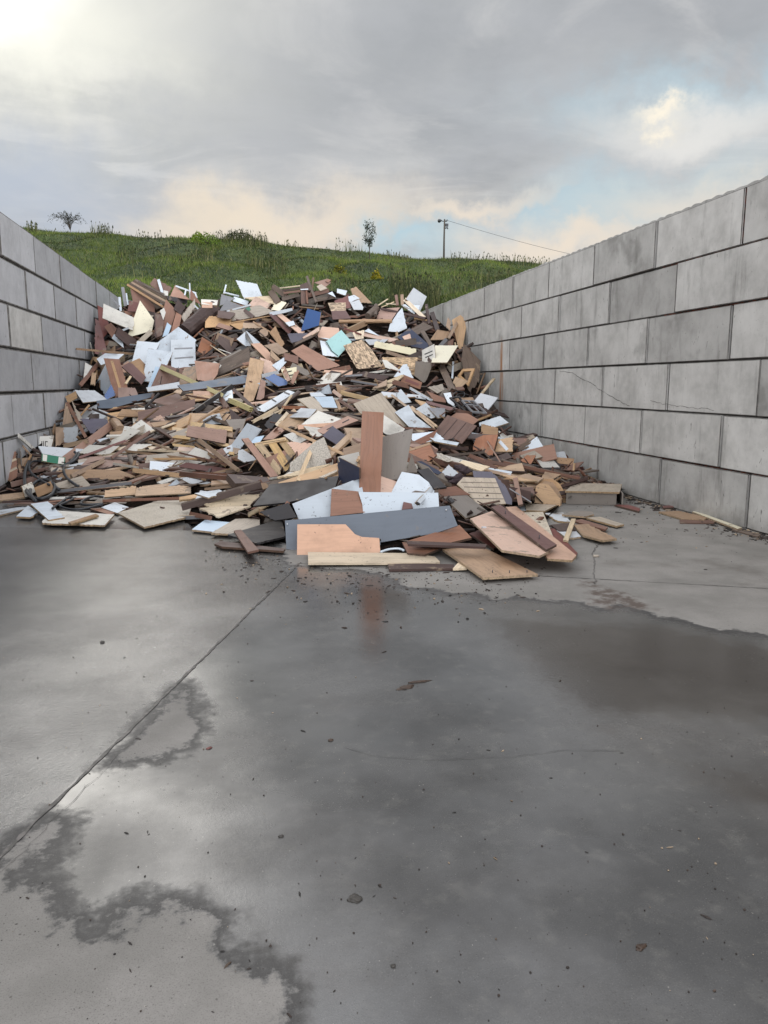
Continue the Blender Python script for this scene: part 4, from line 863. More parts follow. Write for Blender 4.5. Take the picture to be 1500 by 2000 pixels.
c9 q weath slat_panel|weathered slatted panel against the wall foot|s16 765,130 850,25
> - weath slat|s10 800,60 882,20
> - weath slat|s10 786,78 870,40
> - weath slat|s10 776,96 848,68
> - weath slat|s10 768,114 828,94
c9 q greige board|beige board beside the slatted panel|800,120 880,92 925,125 840,150
c9 q orange board|small orange square board by the slatted panel|800,150 836,118 886,120 860,168
c9 q offwhite panel|pale panel in a black rimmed case by the wall|880,140 985,132 1034,188 930,192
> - black rim|s10 930,196 1034,194
> - black rim|s8 985,130 1034,186
c9 q oak board|broken oak board in the right toe|655,222 770,238 900,266 780,268
c9 q tan board|red streaked board in the right toe|780,240 830,225 935,250 900,275
c9 - tan board|olive tan board tilted in the right toe|900,285 942,213 1038,230 980,262
c9 - dkbrown board|dark board in the shadow of the mauve arc|700,290 860,330 860,380 740,390
c9 q orange plank|orange strut standing right of the mauve arc|s28 768,248 800,406
c9 - grey pole|thin grey wire rod right of the orange strut|s6 735,312 862,392
c6 - navy film|crumpled dark blue film beside the weathered plank|698,650 742,644 915,740 882,757 720,692
c6 - ltgrey board|grey pointed board behind the dark rag|880,778 970,674 1094,780 985,804
c6 - mauve board|dark mauve arc shaped board|1170,728 1330,734 1444,850 1500,965 1500,1010 1440,1000 1360,792 1180,780
c6 - greige panel|beige grooved panel with wavy lines|1038,838 1092,780 1358,788 1450,1002 1232,1022 1150,940
> - taupe groove|s5 1075,822 1372,828
> - taupe groove|s5 1100,862 1390,868
> - taupe groove|s5 1132,908 1412,918
> - taupe groove|s5 1165,958 1435,962
c6 q tan board|olive tan sheet behind the navy board|90,540 232,498 232,602 100,592
c6 q offwhite board|white board behind the navy board|50,612 212,573 228,704 60,650
c6 q navy board|navy board standing left of the orange upright|38,610 222,702 222,792 50,842
c6 - taupe board|small taupe board right of the tall taupe sheet|612,748 660,588 712,736
c6 q taupe sheet|tall taupe sheet standing behind the orange upright|u 412,442 672,373 606,742 552,800 408,802
c8 q black panel|big glossy dark panel propped above the wet slab|432,264 532,138 935,88 905,185 640,242
c8 q white sheet|white sheet leaning left of the orange upright|662,252 900,160 1060,98 1110,335 702,346
c6 - white sheet|white pointed sheet leaning right of the orange upright|490,906 578,734 722,760 855,862 846,918
c6 q orange upright_board|tall orange board standing upright on the heap|u 245,227 427,238 400,906 219,902
c8 q orange board|dark orange square board below the orange upright|893,163 1056,180 1090,302 885,324
c6 - white sheet|wide white sheet behind the slate panel|214,904 882,910 892,1060 255,1095 248,1010
c6 q black plank|dark weathered plank slanting down beside the white sheet|708,722 800,703 955,862 850,874
c6 q white pole|short white leg resting on the wide white sheet|s34 715,996 840,864
> - black cap|s34 710,1006 718,994
c6 - maroon offcut|small maroon block on top of the slate panel|578,1052 592,986 660,1000 672,1040
c8 - brown batten|tan strut hanging under the glossy dark panel|s22 580,330 640,240
c8 - black board|charred black sheet under the glossy dark panel|470,300 640,245 690,330 560,350
c9 q taupe door|brown grey door with a broken flap|300,316 422,299 608,446 480,486
> - brown flap|300,316 422,300 506,350 420,354 344,360
> t2 black latch|372,376 392,372 412,392 394,402
c8 q pale board|pale thick board at the left toe|146,254 275,206 492,190 430,262 180,276
c8 - tan block|square wooden block on the pale thick board|476,130 510,130 526,156 490,168
c8 q pale board|pale board second under the thick one|120,276 188,270 420,264 230,328
c8 q wenge beam|long dark purple beam behind the pale thick board|s36 15,276 480,142
c8 q white board|small white square board at the left toe|90,190 235,168 272,188 170,216
c8 q oak plank|oak strip at the left toe|0,212 100,194 120,214 0,232
c8 q grey plank|grey metal strip at the left toe|s20 -25,336 142,330
c8 - brown plank|brown plank in the left toe shadow|s26 60,310 180,335
c8 q slate panel|long slate panel leaning at the front of the heap|U28 620,350 1585,262 1632,380 1500,425 1180,478 1180,500 690,525 628,518
> t2 ltgrey screw|s9 630,372 637,372
> t2 ltgrey screw|s8 1560,290 1567,290
c8 q peach board|peach board with an ogee cut leaning on the slate panel|U34 692,372 975,372 1002,400 1030,430 1070,446 1172,452 1179,538 690,562
'''
GROUND = r'''
c1 white plank 2|long white plank lying out on the slab at the left edge|-80,1800 200,1754 212,1770 -80,1838
c1 white board 4|white board touching the long white plank|118,1832 205,1752 282,1800 225,1838
c1 oak board 2|pale oak board lying flat near the smooth wall foot|-60,1680 170,1654 182,1690 -60,1722
c1 white board 3|small white board left of the chipboard slab|738,1766 842,1728 942,1764 860,1808
c1 orange board 2|orange board under the small white board|658,1776 732,1768 848,1806 800,1818
c1 offwhite board 5|cream slab board lying on the wet concrete|308,1866 402,1788 838,1818 766,1896 312,1880
c1 white board 8|white narrow board across the cream slab board|224,1740 352,1722 474,1838 356,1858
c1 tan batten 8|small tan stick on the cream slab board|500,1874 700,1812 724,1824 520,1886
c1 chip board 6|big speckled chipboard slab on the wet concrete|862,1806 1250,1690 1436,1656 1380,1832 1056,1910
c8 paleblue board 3|bluish white board lying on the wet concrete|74,402 150,346 302,360 200,416
c8 greige board 4|grey beige board beside the bluish white one|188,422 330,340 472,334 472,376 300,428
c8 black board 6|wet black board lying on the slab|284,432 600,338 624,440 450,482
c8 wenge plank 3|dark plank with bracket lying on the wet concrete|206,486 240,470 622,514 610,528 250,502
c8 brown plank 8|brown plank lying across the dark bracket plank|320,408 362,402 466,520 402,534
c9 redx plank 2|lone red brown plank on the slab by the low cabinet|1350,408 1430,407 1500,428 1496,446
c7 ltgrey board 2|white pointed board on the dry slab at right toe|408,555 500,553 538,600 470,592
c7 taupe board 5|dark grey board on the dry slab at right toe|494,562 560,543 642,548 650,560 608,572
c7 greige plank 3|pale pointed plank on the dry slab|612,577 680,573 797,610 760,618
c7 brown plank 4|brown plank beside the pale pointed plank|545,592 590,584 718,624 705,636
c7 dkbrown board 3|dark brown board under the pale oak stick|438,612 530,603 562,640 480,642
c7 ltgrey board 2|grey offcut under the pale oak stick|468,640 560,638 588,670 520,678
c7 tan board 5|mustard tan pointed board on the dry slab|550,612 618,608 762,680 692,688 598,664
c7 pale batten 7|short pale stick leaning over the mustard tan board|500,684 540,582 562,582 524,690
c7 white board 3|white lath end behind the maroon strip|200,525 318,515 342,542 216,548
c7 greige board 4|beige board behind the grooved half round shelves|312,508 470,515 410,545 320,540
c7 tan board 2|broken tan board near the wall foot|966,548 1062,544 1204,575 1190,588 1080,582
c7 brown plank 1|brown strip in front of the broken tan board|1068,586 1240,588 1238,603 1070,602
c7 cream batten 3|long cream lath by the wall foot|1130,548 1150,545 1374,626 1352,632
c7 weath plank 1|short grey plank at the right edge by the wall|1322,636 1342,630 1466,660 1450,669
c7 redx offcut 2|red brown offcut at the wall foot|984,520 1034,516 1040,527 990,530
c9 redx board 3|red brown board under the peach board|498,576 560,553 666,650 642,664
c9 redx board 4|red brown board at the outer peach edge|972,545 1000,548 1134,690 1126,706 1000,610
c9 chip board 9|grey chipboard wedge behind the peach boards|812,452 932,449 990,590 902,545
c9 peach board 12|outer peach board with broken tip|712,420 775,416 1128,704 1102,732 958,722 930,680
c9 peach board 17|big peach door panel with clipped corner|503,490 632,444 965,680 912,706 690,672
c9 maroon plank 21|maroon strip with two screws on the peach boards|627,420 680,407 1012,640 950,670
c9 orange board 5|orange board folded lower half at the slate panel|106,626 362,652 238,698 138,690
c9 orange board 12|orange board upper half at the slate panel|134,620 442,526 514,600 352,637
c9 dkbrown batten 15|dark strip across the orange boards|135,620 160,618 602,638 596,654 140,638
c9 pale offcut 3|small pale offcut under the nailed oak board|404,780 440,740 486,776
c9 tan board 5|nailed oak board flat on the dry slab|343,666 576,654 902,814 580,834
c8 dkbrown plank 2|rusty edged strip before the white front plank|1222,604 1240,596 1610,606 1606,630 1230,636
c8 pale plank 3|long pale plank with a tapered tip lying at the very front|754,534 1370,541 1500,562 1528,590 1500,597 756,597
'''
# ------------------------------------------------------------------ the heap: depth along Y over the photo's view of it, read off the walls and the slab
DEPTH = {0: [(1005,9.75),(960,11.5),(940,12.4),(900,13.0),(850,14)], 100: [(1025,8.9),(960,11),(900,13.2),(845,16),(780,17)],
 200: [(1025,8.8),(950,11),(880,13),(800,16),(750,18.3),(690,20),(600,21.3)], 350: [(1032,8.4),(950,10.3),(880,12),(800,14.5),(750,17),(680,19),(560,21.5)],
 500: [(1060,7.5),(1000,8.4),(900,10.2),(850,11.5),(780,14.5),(720,16.5),(640,18.8),(560,20.6)], 650: [(1105,6.5),(1000,7.7),(960,7.95),(900,8.6),(850,9.9),(780,14),(720,16.5),(640,18.8),(550,20.5)],
 800: [(1110,6.3),(1000,7.6),(960,7.9),(900,8.6),(850,9.9),(780,14),(720,16),(650,18),(575,19.8)], 900: [(1120,6.0),(1000,7.9),(920,9.3),(850,11.3),(780,14.3),(700,16.6),(640,18),(600,19)],
 1000: [(1128,5.8),(1050,6.8),(950,9),(880,11.5),(830,14.3),(760,16.4)], 1100: [(1100,6.15),(1000,8.2),(940,10),(900,11.9),(850,13)], 1260: [(1050,7.1),(1000,8.6),(960,9.8),(940,10.3)]}
DK = sorted(DEPTH)
FOOT = [(-40,1000),(80,1015),(220,1015),(420,1025),(560,1062),(600,1080),(860,1085),(940,1095),(1030,1065),(1080,1000),(1120,965),(1200,958),(1260,952)]
CREST = [(-40,950),(20,890),(60,862),(110,830),(125,785),(150,765),(185,690),(195,615),(240,590),(300,575),(400,600),(450,585),(540,575),(600,560),(650,560),(720,585),(800,600),(850,612),(880,640),(910,670),(930,720),(945,780),(985,845),(1040,865),(1100,905),(1200,945),(1260,945)]
def surf_y(px, py):
    vals = [np.interp(-py, [-q[0] for q in DEPTH[k]], [q[1] for q in DEPTH[k]]) for k in DK]
    return float(np.interp(px, DK, vals))
def surf(px, py):
    foot = np.interp(px, [q[0] for q in FOOT], [q[1] for q in FOOT])
    p = on_y(px, py, surf_y(px, py))
    if py > foot-12 or p[2] < .03: p = on_z(px, py, .03)
    p[0] = min(max(p[0], -3.42), 5.2); return p
def surf_n(px, py):
    a, b, c, d = surf(px-14, py), surf(px+14, py), surf(px, py-12), surf(px, py+12)
    n = np.cross(b-a, c-d); L_ = np.linalg.norm(n)
    if L_ < 1e-6: return np.array([0, -.5, .85])
    n = n/L_; return n if n@(EYE-surf(px, py)) > 0 else -n
CROPS = dict(c0=(0,0,1), c1=(0,520,3.75), c2=(150,530,3.75), c3=(400,530,5), c4=(650,530,4.5455), c5=(350,750,4.2857), c6=(650,750,4.2857), c7=(900,780,2.5), c8=(350,900,3), c9=(750,850,3))
ZW, ZH = 760, 1010
zbuf = np.full((ZH, ZW), np.inf)                                     # depth already taken, to lay each board on the ones before
def unit(v): return v/(np.linalg.norm(v)+1e-12)
def raster(P):
    x0, x1 = int(max(0, P[:,0].min()/2)), int(min(ZW-1, P[:,0].max()/2+1)); y0, y1 = int(max(0, P[:,1].min()/2)), int(min(ZH-1, P[:,1].max()/2+1))
    if x1 <= x0 or y1 <= y0: return None
    xs, ys = np.meshgrid(np.arange(x0, x1+1), np.arange(y0, y1+1)); q = np.stack([xs.ravel()*2.0+1, ys.ravel()*2.0+1], 1)
    k = inside(q, [tuple(p) for p in P]); return (xs.ravel()[k], ys.ravel()[k], q[k]) if k.any() else None
def plane_hit(P, A, n): r = rays(P); return EYE + r*(((A-EYE)@n)/(r@n))[:, None]
CAND = []
for i in range(420):
    z = 1-(i+.5)/420; a = i*2.39996; s_ = math.sqrt(max(0, 1-z*z)); CAND.append((s_*math.cos(a), s_*math.sin(a), z))
CAND = np.array(CAND)                                                # upper hemisphere
CAND = np.concatenate([CAND, CAND*[1, 1, -1]*1.0]); CAND = CAND[CAND[:,2] > -.35]
def fit_normal(P, A, n0, vmin=.3):
    v = unit(EYE-A); best = None
    r = rays(P); C = CAND[CAND@v > vmin]; tt = (C@(A-EYE))[:, None]/(C@r.T)
    Q = EYE+tt[:, :, None]*r[None]; E = np.roll(Q, -1, 1)-Q; Ln = np.linalg.norm(E, axis=2); E = E/(Ln[:, :, None]+1e-9)
    cs = (E*np.roll(E, -1, 1)).sum(2); ext = (Q@FW).max(1)-(Q@FW).min(1); w = Ln.max(1)
    cost = (cs**2).sum(1)*1.3+.9*(1-C@n0)+.25*np.clip(ext/(w+.01)-.75, 0, 5); return C[np.argmin(cost)]
HERO = []
def solid(name, W3, n, th, mats, parent=None, proud=0.0):
    """A flat polygon with thickness: front face W3, body behind it; own frame with X along the longest edge."""
    W3 = np.asarray(W3); c = W3.mean(0); E = np.roll(W3, -1, 0)-W3; e = E[np.argmax(np.linalg.norm(E, axis=1))]
    ax = unit(e-n*(e@n)); ay = np.cross(n, ax); M = np.stack([ax, ay, n], 1); Lc = (W3-c)@M; k = len(Lc)
    if sum(Lc[i][0]*Lc[(i+1) % k][1]-Lc[(i+1) % k][0]*Lc[i][1] for i in range(k)) < 0: Lc = Lc[::-1]
    v = [(p[0], p[1], proud) for p in Lc]+[(p[0], p[1], proud-th) for p in Lc]
    f = [tuple(range(k)), tuple(range(2*k-1, k-1, -1))]+[(i, i+k, (i+1) % k+k, (i+1) % k) for i in range(k)]
    me = mesh(name, v, f)
    o = link(name, me, mats); me.polygons.foreach_set('material_index', np.array([0, 0]+[1 if len(mats) > 1 else 0]*k, np.int32))
    mw = Matrix([[*M[0], c[0]], [*M[1], c[1]], [*M[2], c[2]], [0, 0, 0, 1]])
    if parent is None: o.matrix_world = mw; o['_m'] = 0; del o['_m']; MW[o.name] = mw
    else: o.parent = parent; o.matrix_parent_inverse = MW[parent.name].inverted(); o.matrix_basis = mw; MW[o.name] = mw
    return o
MW = {}
def quad_of_stick(p0, p1, w):
    d = unit(np.array(p1)-np.array(p0)); s = np.array([-d[1], d[0]])*w/2; return np.array([p0-s, p1-s, p1+s, p0+s])
def ragged(W3, n):                                                   # one or two broken edges on a torn board
    W3 = [np.array(p) for p in W3]; k = len(W3); out = []; L_ = [np.linalg.norm(W3[(i+1) % k]-W3[i]) for i in range(k)]
    pick = {int(rng.integers(k))} if rng.uniform() < .55 else set()
    if rng.uniform() < .3: pick.add(int(rng.integers(k)))
    for i in range(k):
        a, b = W3[i], W3[(i+1) % k]; out.append(a)
        if i in pick and L_[i] > .12:
            m_ = int(min(26, max(4, L_[i]/.022))); side = unit(np.cross(n, b-a)); amp = min(.011, L_[i]*.03)
            for q in range(1, m_): out.append(a+(b-a)*(q+rng.uniform(-.3, .3))/m_+side*rng.normal(0, amp)*.7)
    return np.array(out)
def order_shift(P, A, n, cap):
    R2 = raster(P)
    if R2 is None: return A
    xs, ys, q = R2; r = rays(q); dep = ((A-EYE)@n)/(r@n); z = zbuf[ys, xs]; m = np.isfinite(z)
    sh = 0
    if m.any():
        sh = max(0.0, float(np.percentile(dep[m]-z[m], 88))+.025); sh = min(sh, cap)
        dA = (A-EYE)@FW; A = EYE+(A-EYE)*(1-sh/dA)
    dep = ((A-EYE)@n)/(r@n); zbuf[ys, xs] = np.minimum(zbuf[ys, xs], dep); return A
def log_mesh(name, a, b, r):
    a, b = Vector(a), Vector(b); n = 18; k = 14; v = []; f = []; t_ = (b-a).normalized(); u = t_.orthogonal().normalized(); w = t_.cross(u)
    for i in range(n+1):
        p = a.lerp(b, i/n)
        for j in range(k):
            q = 2*math.pi*j/k; d = u*math.cos(q)+w*math.sin(q); rr = r*(1+.22*mnoise.noise(p*4+d*1.2)+.1*mnoise.noise(p*11+d*4)); v.append(p+d*rr-a)
    for i in range(n):
        for j in range(k): f.append((i*k+j, i*k+(j+1) % k, (i+1)*k+(j+1) % k, (i+1)*k+j))
    f.append(tuple(range(k-1, -1, -1))); f.append(tuple(n*k+j for j in range(k))); me = mesh(name, v, f); return me
WOODT = dict(beam=.09, plank=.024, batten=.028, board=.018, sheet=.012, panel=.02, log=.1, pole=.03, box=.2, drawer=.22, cupboard=.35, film=.01, rag=.02)
GRP = dict(bundle='fanned battens at the crest', twin='twin battens in the right middle heap')
cur = {}
def parse(cs, off):
    ox, oy, s = off; tok = cs.split(); w = None; kind = ''
    if ',' not in tok[0]: kind = tok[0][0]; w = float(tok[0][1:]) if len(tok[0]) > 1 else None; tok = tok[1:]
    pts = np.array([[float(a) for a in q.split(',')] for q in tok]); return kind, w, pts/s+[ox, oy], s
def face_prior(px, py, A):
    n = surf_n(px, py); v = unit(EYE-A); h = unit(np.array([v[0], v[1], 0])); return unit(.55*n+.55*h+np.array([0, 0, .25])+rng.normal(0, .16, 3))
def add_hero(line):
    fld = [q.strip() for q in line.split('|')]
    head = fld[0].split()
    if head[0] == '>':
        par = cur['o']; fl, mat, name = head[1:4]; kind, w, P, s = parse(fld[1], cur['crop']); th = .008 if fl == '-' else float(fl[1:])/100
        if kind == 's': P = quad_of_stick(P[0], P[1], w/s)
        W3 = plane_hit(P, cur['A'], cur['n']); pr = .004 if th < .012 else (.0 if name in ('slat','block') else th-.004)
        if name in ('slat','leg','rail','block') and th > .012: pr = rng.uniform(-.03, .012)
        solid(name, W3, cur['n'], th, [MAT[mat]], par, pr); order_shift(P, cur['A'], cur['n'], 0); return
    crop, fl, mat, name = head; name, _, g = name.partition('='); off = CROPS[crop]; kind, w, P, s = parse(fld[2], off); label = fld[1]
    c = P.mean(0); A = surf(*c)
    if kind in ('', 'f') and c[1] < 900: P = c+(P-c)*1.09                # the hidden edges run on a little under the neighbours
    cur['crop'] = off; cat = name.replace('_', ' ')
    if kind == 'l':
        p0, p1 = P; A0, A1 = surf(*p0), surf(*p1); dz = (A0-EYE)@FW; r = w/s/2*dz/FPX; pull = 1-r*.6/dz; A0, A1 = EYE+(A0-EYE)*pull, EYE+(A1-EYE)*pull
        if np.linalg.norm(A1-A0) < r*3: A1 = A0+unit(A1-A0+np.array([0, .3, 0]))*.6
        m = MAT[mat]; o = link(name, log_mesh(name, A0, A1, r), [m]); o.location = A0; MW[o.name] = Matrix.Translation(Vector(A0))
        q = quad_of_stick(p0, p1, w/s*.8); order_shift(q, (A0+A1)/2, unit(EYE-A0), 0)
        tag(o, label, 'log', GRP.get(g)); HERO.append(o); return
    th = WOODT.get(name, .018)
    if kind == 's':
        p0, p1 = P; A0, A1 = surf(*p0), surf(*p1)
        d = A1-A0; v = unit(EYE-(A0+A1)/2); sd = unit(np.cross(unit(d), v)); n = unit(np.cross(sd, unit(d)));  n = n if n@v > 0 else -n
        roll = rng.uniform(-.35, .35); n = unit(n*math.cos(roll)+sd*math.sin(roll)); A = (A0+A1)/2; P = quad_of_stick(p0, p1, w/s)
        if name in ('pallet','chair_frame','open_frame','window_frame','frame','slat_panel'):
            hv = unit(np.array([v[0], v[1], 0])+np.array([0, 0, .55])); dd = unit(np.cross(UP, v)*((P[:,0].max()-P[:,0].min())+1e-6)) if False else unit(d); n = unit(hv-dd*(hv@dd)); n = n if abs(hv@dd) < .75 else hv
        wd = w/s*((A-EYE)@FW)/FPX; th = max(.012, min(th if name != 'batten' else wd*.7, wd*1.2)); cap = .35
    elif kind == 'U':
        b = P[np.argsort(-P[:,1])[:2]].mean(0); A = on_z(b[0], b[1], .0); v = EYE-A; h = unit(np.array([v[0]-.25, v[1], 0])); a = R_(w); n = unit(h*math.cos(a)+np.array([0, 0, 1])*math.sin(a)); cap = 0
    else:
        if kind == 'u': b = P[np.argsort(-P[:,1])[:2]].mean(0); A = surf(*b); v = EYE-A; n = unit(np.array([v[0]+(-1.2 if 'taupe' in mat else .5), v[1], 0])+np.array([0, 0, .25*np.linalg.norm(v)]))
        else:
            n0 = face_prior(c[0], c[1], A); n = fit_normal(P, A, n0) if 'q' in fl and len(P) == 4 else n0
            if n@unit(EYE-A) < .3: n = unit(n+.5*unit(EYE-A))
        cap = .55
    if name == 'pallet': A = EYE+(A-EYE)*(1-.25/((A-EYE)@FW))
    A = order_shift(P, A, n, cap); W3 = plane_hit(P, A, n); lowest = W3[:, 2].min()
    if lowest < .012 and kind != 'U':                                # keep the lowest corner on the slab, sliding along the ray
        i = int(np.argmin(W3[:, 2])); k = (.012-EYE[2])/(W3[i, 2]-EYE[2]); A = EYE+(A-EYE)*k; W3 = plane_hit(P, A, n)
    cur.update(A=A, n=n)
    if kind == 's' and mat in ('weath','dkbrown','brown','tan','pale','oak','pine','lime','black') and name in ('batten','plank','beam','pole') and rng.uniform() < .6:
        q = list(W3); lw = np.linalg.norm(q[2]-q[1]); ax = unit(q[1]-q[0]); e1 = [q[1]+(q[2]-q[1])*(i+rng.uniform(-.2, .2))/5+ax*rng.uniform(-1.1, .35)*lw*.6 for i in range(1, 5)]; e0 = [q[3]+(q[0]-q[3])*(i+rng.uniform(-.2, .2))/5-ax*rng.uniform(-1.1, .35)*lw*.6 for i in range(1, 5)]
        W3 = np.array([q[0], q[1]]+(e1 if rng.uniform() < .7 else [])+[q[2], q[3]]+(e0 if rng.uniform() < .5 else []))
    if kind == 'f' or (kind == 's' and False):
        o = frame_obj(name, W3, n, w/s*((A-EYE)@FW)/FPX, MAT[mat])
    else:
        if kind == '' and name in ('board','sheet','offcut','plank') and not any(q in label for q in ('ogee', 'slate', 'pentagon', 'white door', 'white pointed', 'white sheet', 'wide white', 'white sheet leaning', 'cream board with curved')): W3 = ragged(W3, n)
        o = solid(name, W3, n, th, [MAT[mat], edge_of(mat)])
    tag(o, label, cat, GRP.get(g)); cur['o'] = o; HERO.append(o)
def frame_obj(name, W3, n, bw, mat):
    c = W3.mean(0); k = len(W3); inn = []
    for i in range(k):
        a, b = unit(W3[i-1]-W3[i]), unit(W3[(i+1) % k]-W3[i]); sn = max(.35, np.linalg.norm(np.cross(a, b))); inn.append(W3[i]+(a+b)*bw/sn)
    E = W3[1]-W3[0]; ax = unit(E-n*(E@n)); M = np.stack([ax, np.cross(n, ax), n], 1); a = (W3-c)@M; b = (np.array(inn)-c)@M; th = .03
    v = [tuple(p) for p in a]+[tuple(p) for p in b]+[(p[0], p[1], p[2]-th) for p in a]+[(p[0], p[1], p[2]-th) for p in b]; f = []
    for i in range(k):
        j = (i+1) % k; f += [(i, j, k+j, k+i), (2*k+i, 3*k+i, 3*k+j, 2*k+j), (i, 2*k+i, 2*k+j, j), (k+i, k+j, 3*k+j, 3*k+i)]
    me = mesh(name, v, f); bm = bmesh.new(); bm.from_mesh(me); bmesh.ops.recalc_face_normals(bm, faces=bm.faces); bm.to_mesh(me); bm.free()
    o = link(name, me, [mat]); mw = Matrix([[*M[0], c[0]], [*M[1], c[1]], [*M[2], c[2]], [0, 0, 0, 1]]); o.matrix_world = mw; MW[o.name] = mw; return o
for ln in SPEC.strip().splitlines():
    if ln.strip(): add_hero(ln)
def add_ground(ln):
    head, label, pts = [q.strip() for q in ln.split('|')]; crop, mat, name, h = head.split(); mat = mat.replace('redx', 'red')
    _, _, P, s = parse(pts, CROPS[crop]); h = float(h)/100+.006; th = min(.02, h-.004) if h > .012 else .006
    A = on_z(*P.mean(0), h); tilt = min(.06, h*.35); n = unit(np.array([rng.uniform(-tilt, tilt), -rng.uniform(0, tilt), 1.0])); W3 = plane_hit(P, A, n)
    lo = W3[:, 2].min()
    if lo < .012: A = A+np.array([0, 0, .012-lo]); W3 = plane_hit(P, A, n)
    if name == 'board' and not any(q in label for q in ('nailed', 'door panel', 'outer peach')): W3 = ragged(W3, n)
    o = solid(name, W3, n, th, [MAT[mat], edge_of(mat)]); tag(o, label, name.replace('_', ' ')); HERO.append(o); order_shift(P, A, n, 0); cur.update(A=A, n=n, o=o, crop=CROPS[crop]); return o
for ln in GROUND.strip().splitlines():
    if ln.strip():
        o = add_ground(ln)
        if 'nailed oak' in ln:
            for q in ((636,806),(735,808),(838,806)):
                p = plane_hit(np.array([[q[0]/3+750, q[1]/3+850]]), cur['A'], cur['n'])[0]; x = link('nail', tube_mesh('nail', [(0,0,-.004),(0,.002,.022)], .0035, 6), [met], o); x.matrix_parent_inverse = MW[o.name].inverted(); x.matrix_basis = Matrix.Translation(Vector(p))
        if 'two screws' in ln:
            for q in ((710,462),(908,608)):
                p = plane_hit(np.array([[q[0]/3+750, q[1]/3+850]]), cur['A'], cur['n'])[0]; x = link('screw', tube_mesh('screw', [(0,0,-.004),(.004,0,.035)], .004, 6), [met], o); x.matrix_parent_inverse = MW[o.name].inverted(); x.matrix_basis = Matrix.Translation(Vector(p))
        if 'clipped corner' in ln:
            p = plane_hit(np.array([[585/3+750, 543/3+850]]), cur['A'], cur['n'])[0]; x = link('hinge', block_mesh('hinge', -.022, .022, .025, .014, .003), [MAT['ltgrey']], o); x.matrix_parent_inverse = MW[o.name].inverted(); x.matrix_basis = Matrix.Translation(Vector(p)+Vector((0,0,.005)))

# half round shelves and the low cabinet by the wall foot, standing on the slab
def standing(name, label, P, base, mat, th, crop='c9', lean=.12):
    ox, oy, s = CROPS[crop]; P = np.array(P, float)/s+[ox, oy]; A = on_z(base[0]/s+ox, base[1]/s+oy, .0); v = EYE-A; n = unit(np.array([v[0]*1.0, v[1], 0])+np.array([0, 0, lean*np.linalg.norm(v)]))
    o = solid(name, plane_hit(P, A, n), n, th, [MAT[mat], edge_of(mat)]); tag(o, label, name.replace('_', ' ')); HERO.append(o); order_shift(P, A, n, 0); return o
standing('shelf_end', 'rearmost of the three clipped oak shelf ends standing by the low cabinet', [(935,292),(1000,263),(1030,285),(1064,345),(1066,395),(1030,412),(980,410)], (1040,395), 'oak', .02)
standing('shelf_end', 'middle clipped oak shelf end between the front and rear ones', [(905,292),(945,268),(990,276),(1022,320),(1044,370),(1040,412),(890,404)], (990,410), 'tan', .02)
standing('shelf_end', 'foremost clipped oak shelf end with rounded shoulder', [(880,396),(890,300),(912,282),(960,284),(984,312),(1016,352),(1034,372),(1032,417),(1000,414)], (950,418), 'oak', .018)
gl = on_z(*(np.array([1066, 405])/3+[750, 850])); gr = on_z(*(np.array([1360, 412])/3+[750, 850])); hc = .155; bl = on_z(*(np.array([1122, 281])/3+[750, 850]), hc+.02); back_v = bl-gl; back_v[2] = 0
cab = empty('low_cabinet', tuple(gl)); tag(cab, 'low grey brown cabinet lying flat on the slab by the wall', 'cabinet'); HERO.append(cab); MW[cab.name] = Matrix.Translation(Vector(gl))
ff = np.array([gl, gr, gr+[0, 0, hc], gl+[0, 0, hc]]); nf = unit(np.cross(gr-gl, [0, 0, 1])); nf = nf if nf@(EYE-gl) > 0 else -nf
solid('front', ff+[0, 0, .004], nf, .02, [MAT['taupe']], cab)
for p_ in (gl, gr-unit(gr-gl)*.02):
    sdp = unit(gr-gl); solid('side', np.array([p_-nf*.022, p_+back_v*.97, p_+back_v*.97+[0, 0, hc], p_-nf*.022+[0, 0, hc]])+[0, 0, .004], -sdp, .018, [MAT['taupe']], cab)
up = np.array([0, 0, hc+.024]); ov = nf*.03-unit(gr-gl)*.02; ov2 = nf*.03+unit(gr-gl)*.03
solid('top', np.array([gl+ov+up, gr+ov2+up, gr+back_v*.98+up, gl+back_v+up]), np.array([0, 0, 1.0]), .022, [MAT['greige'], EDGE], cab)

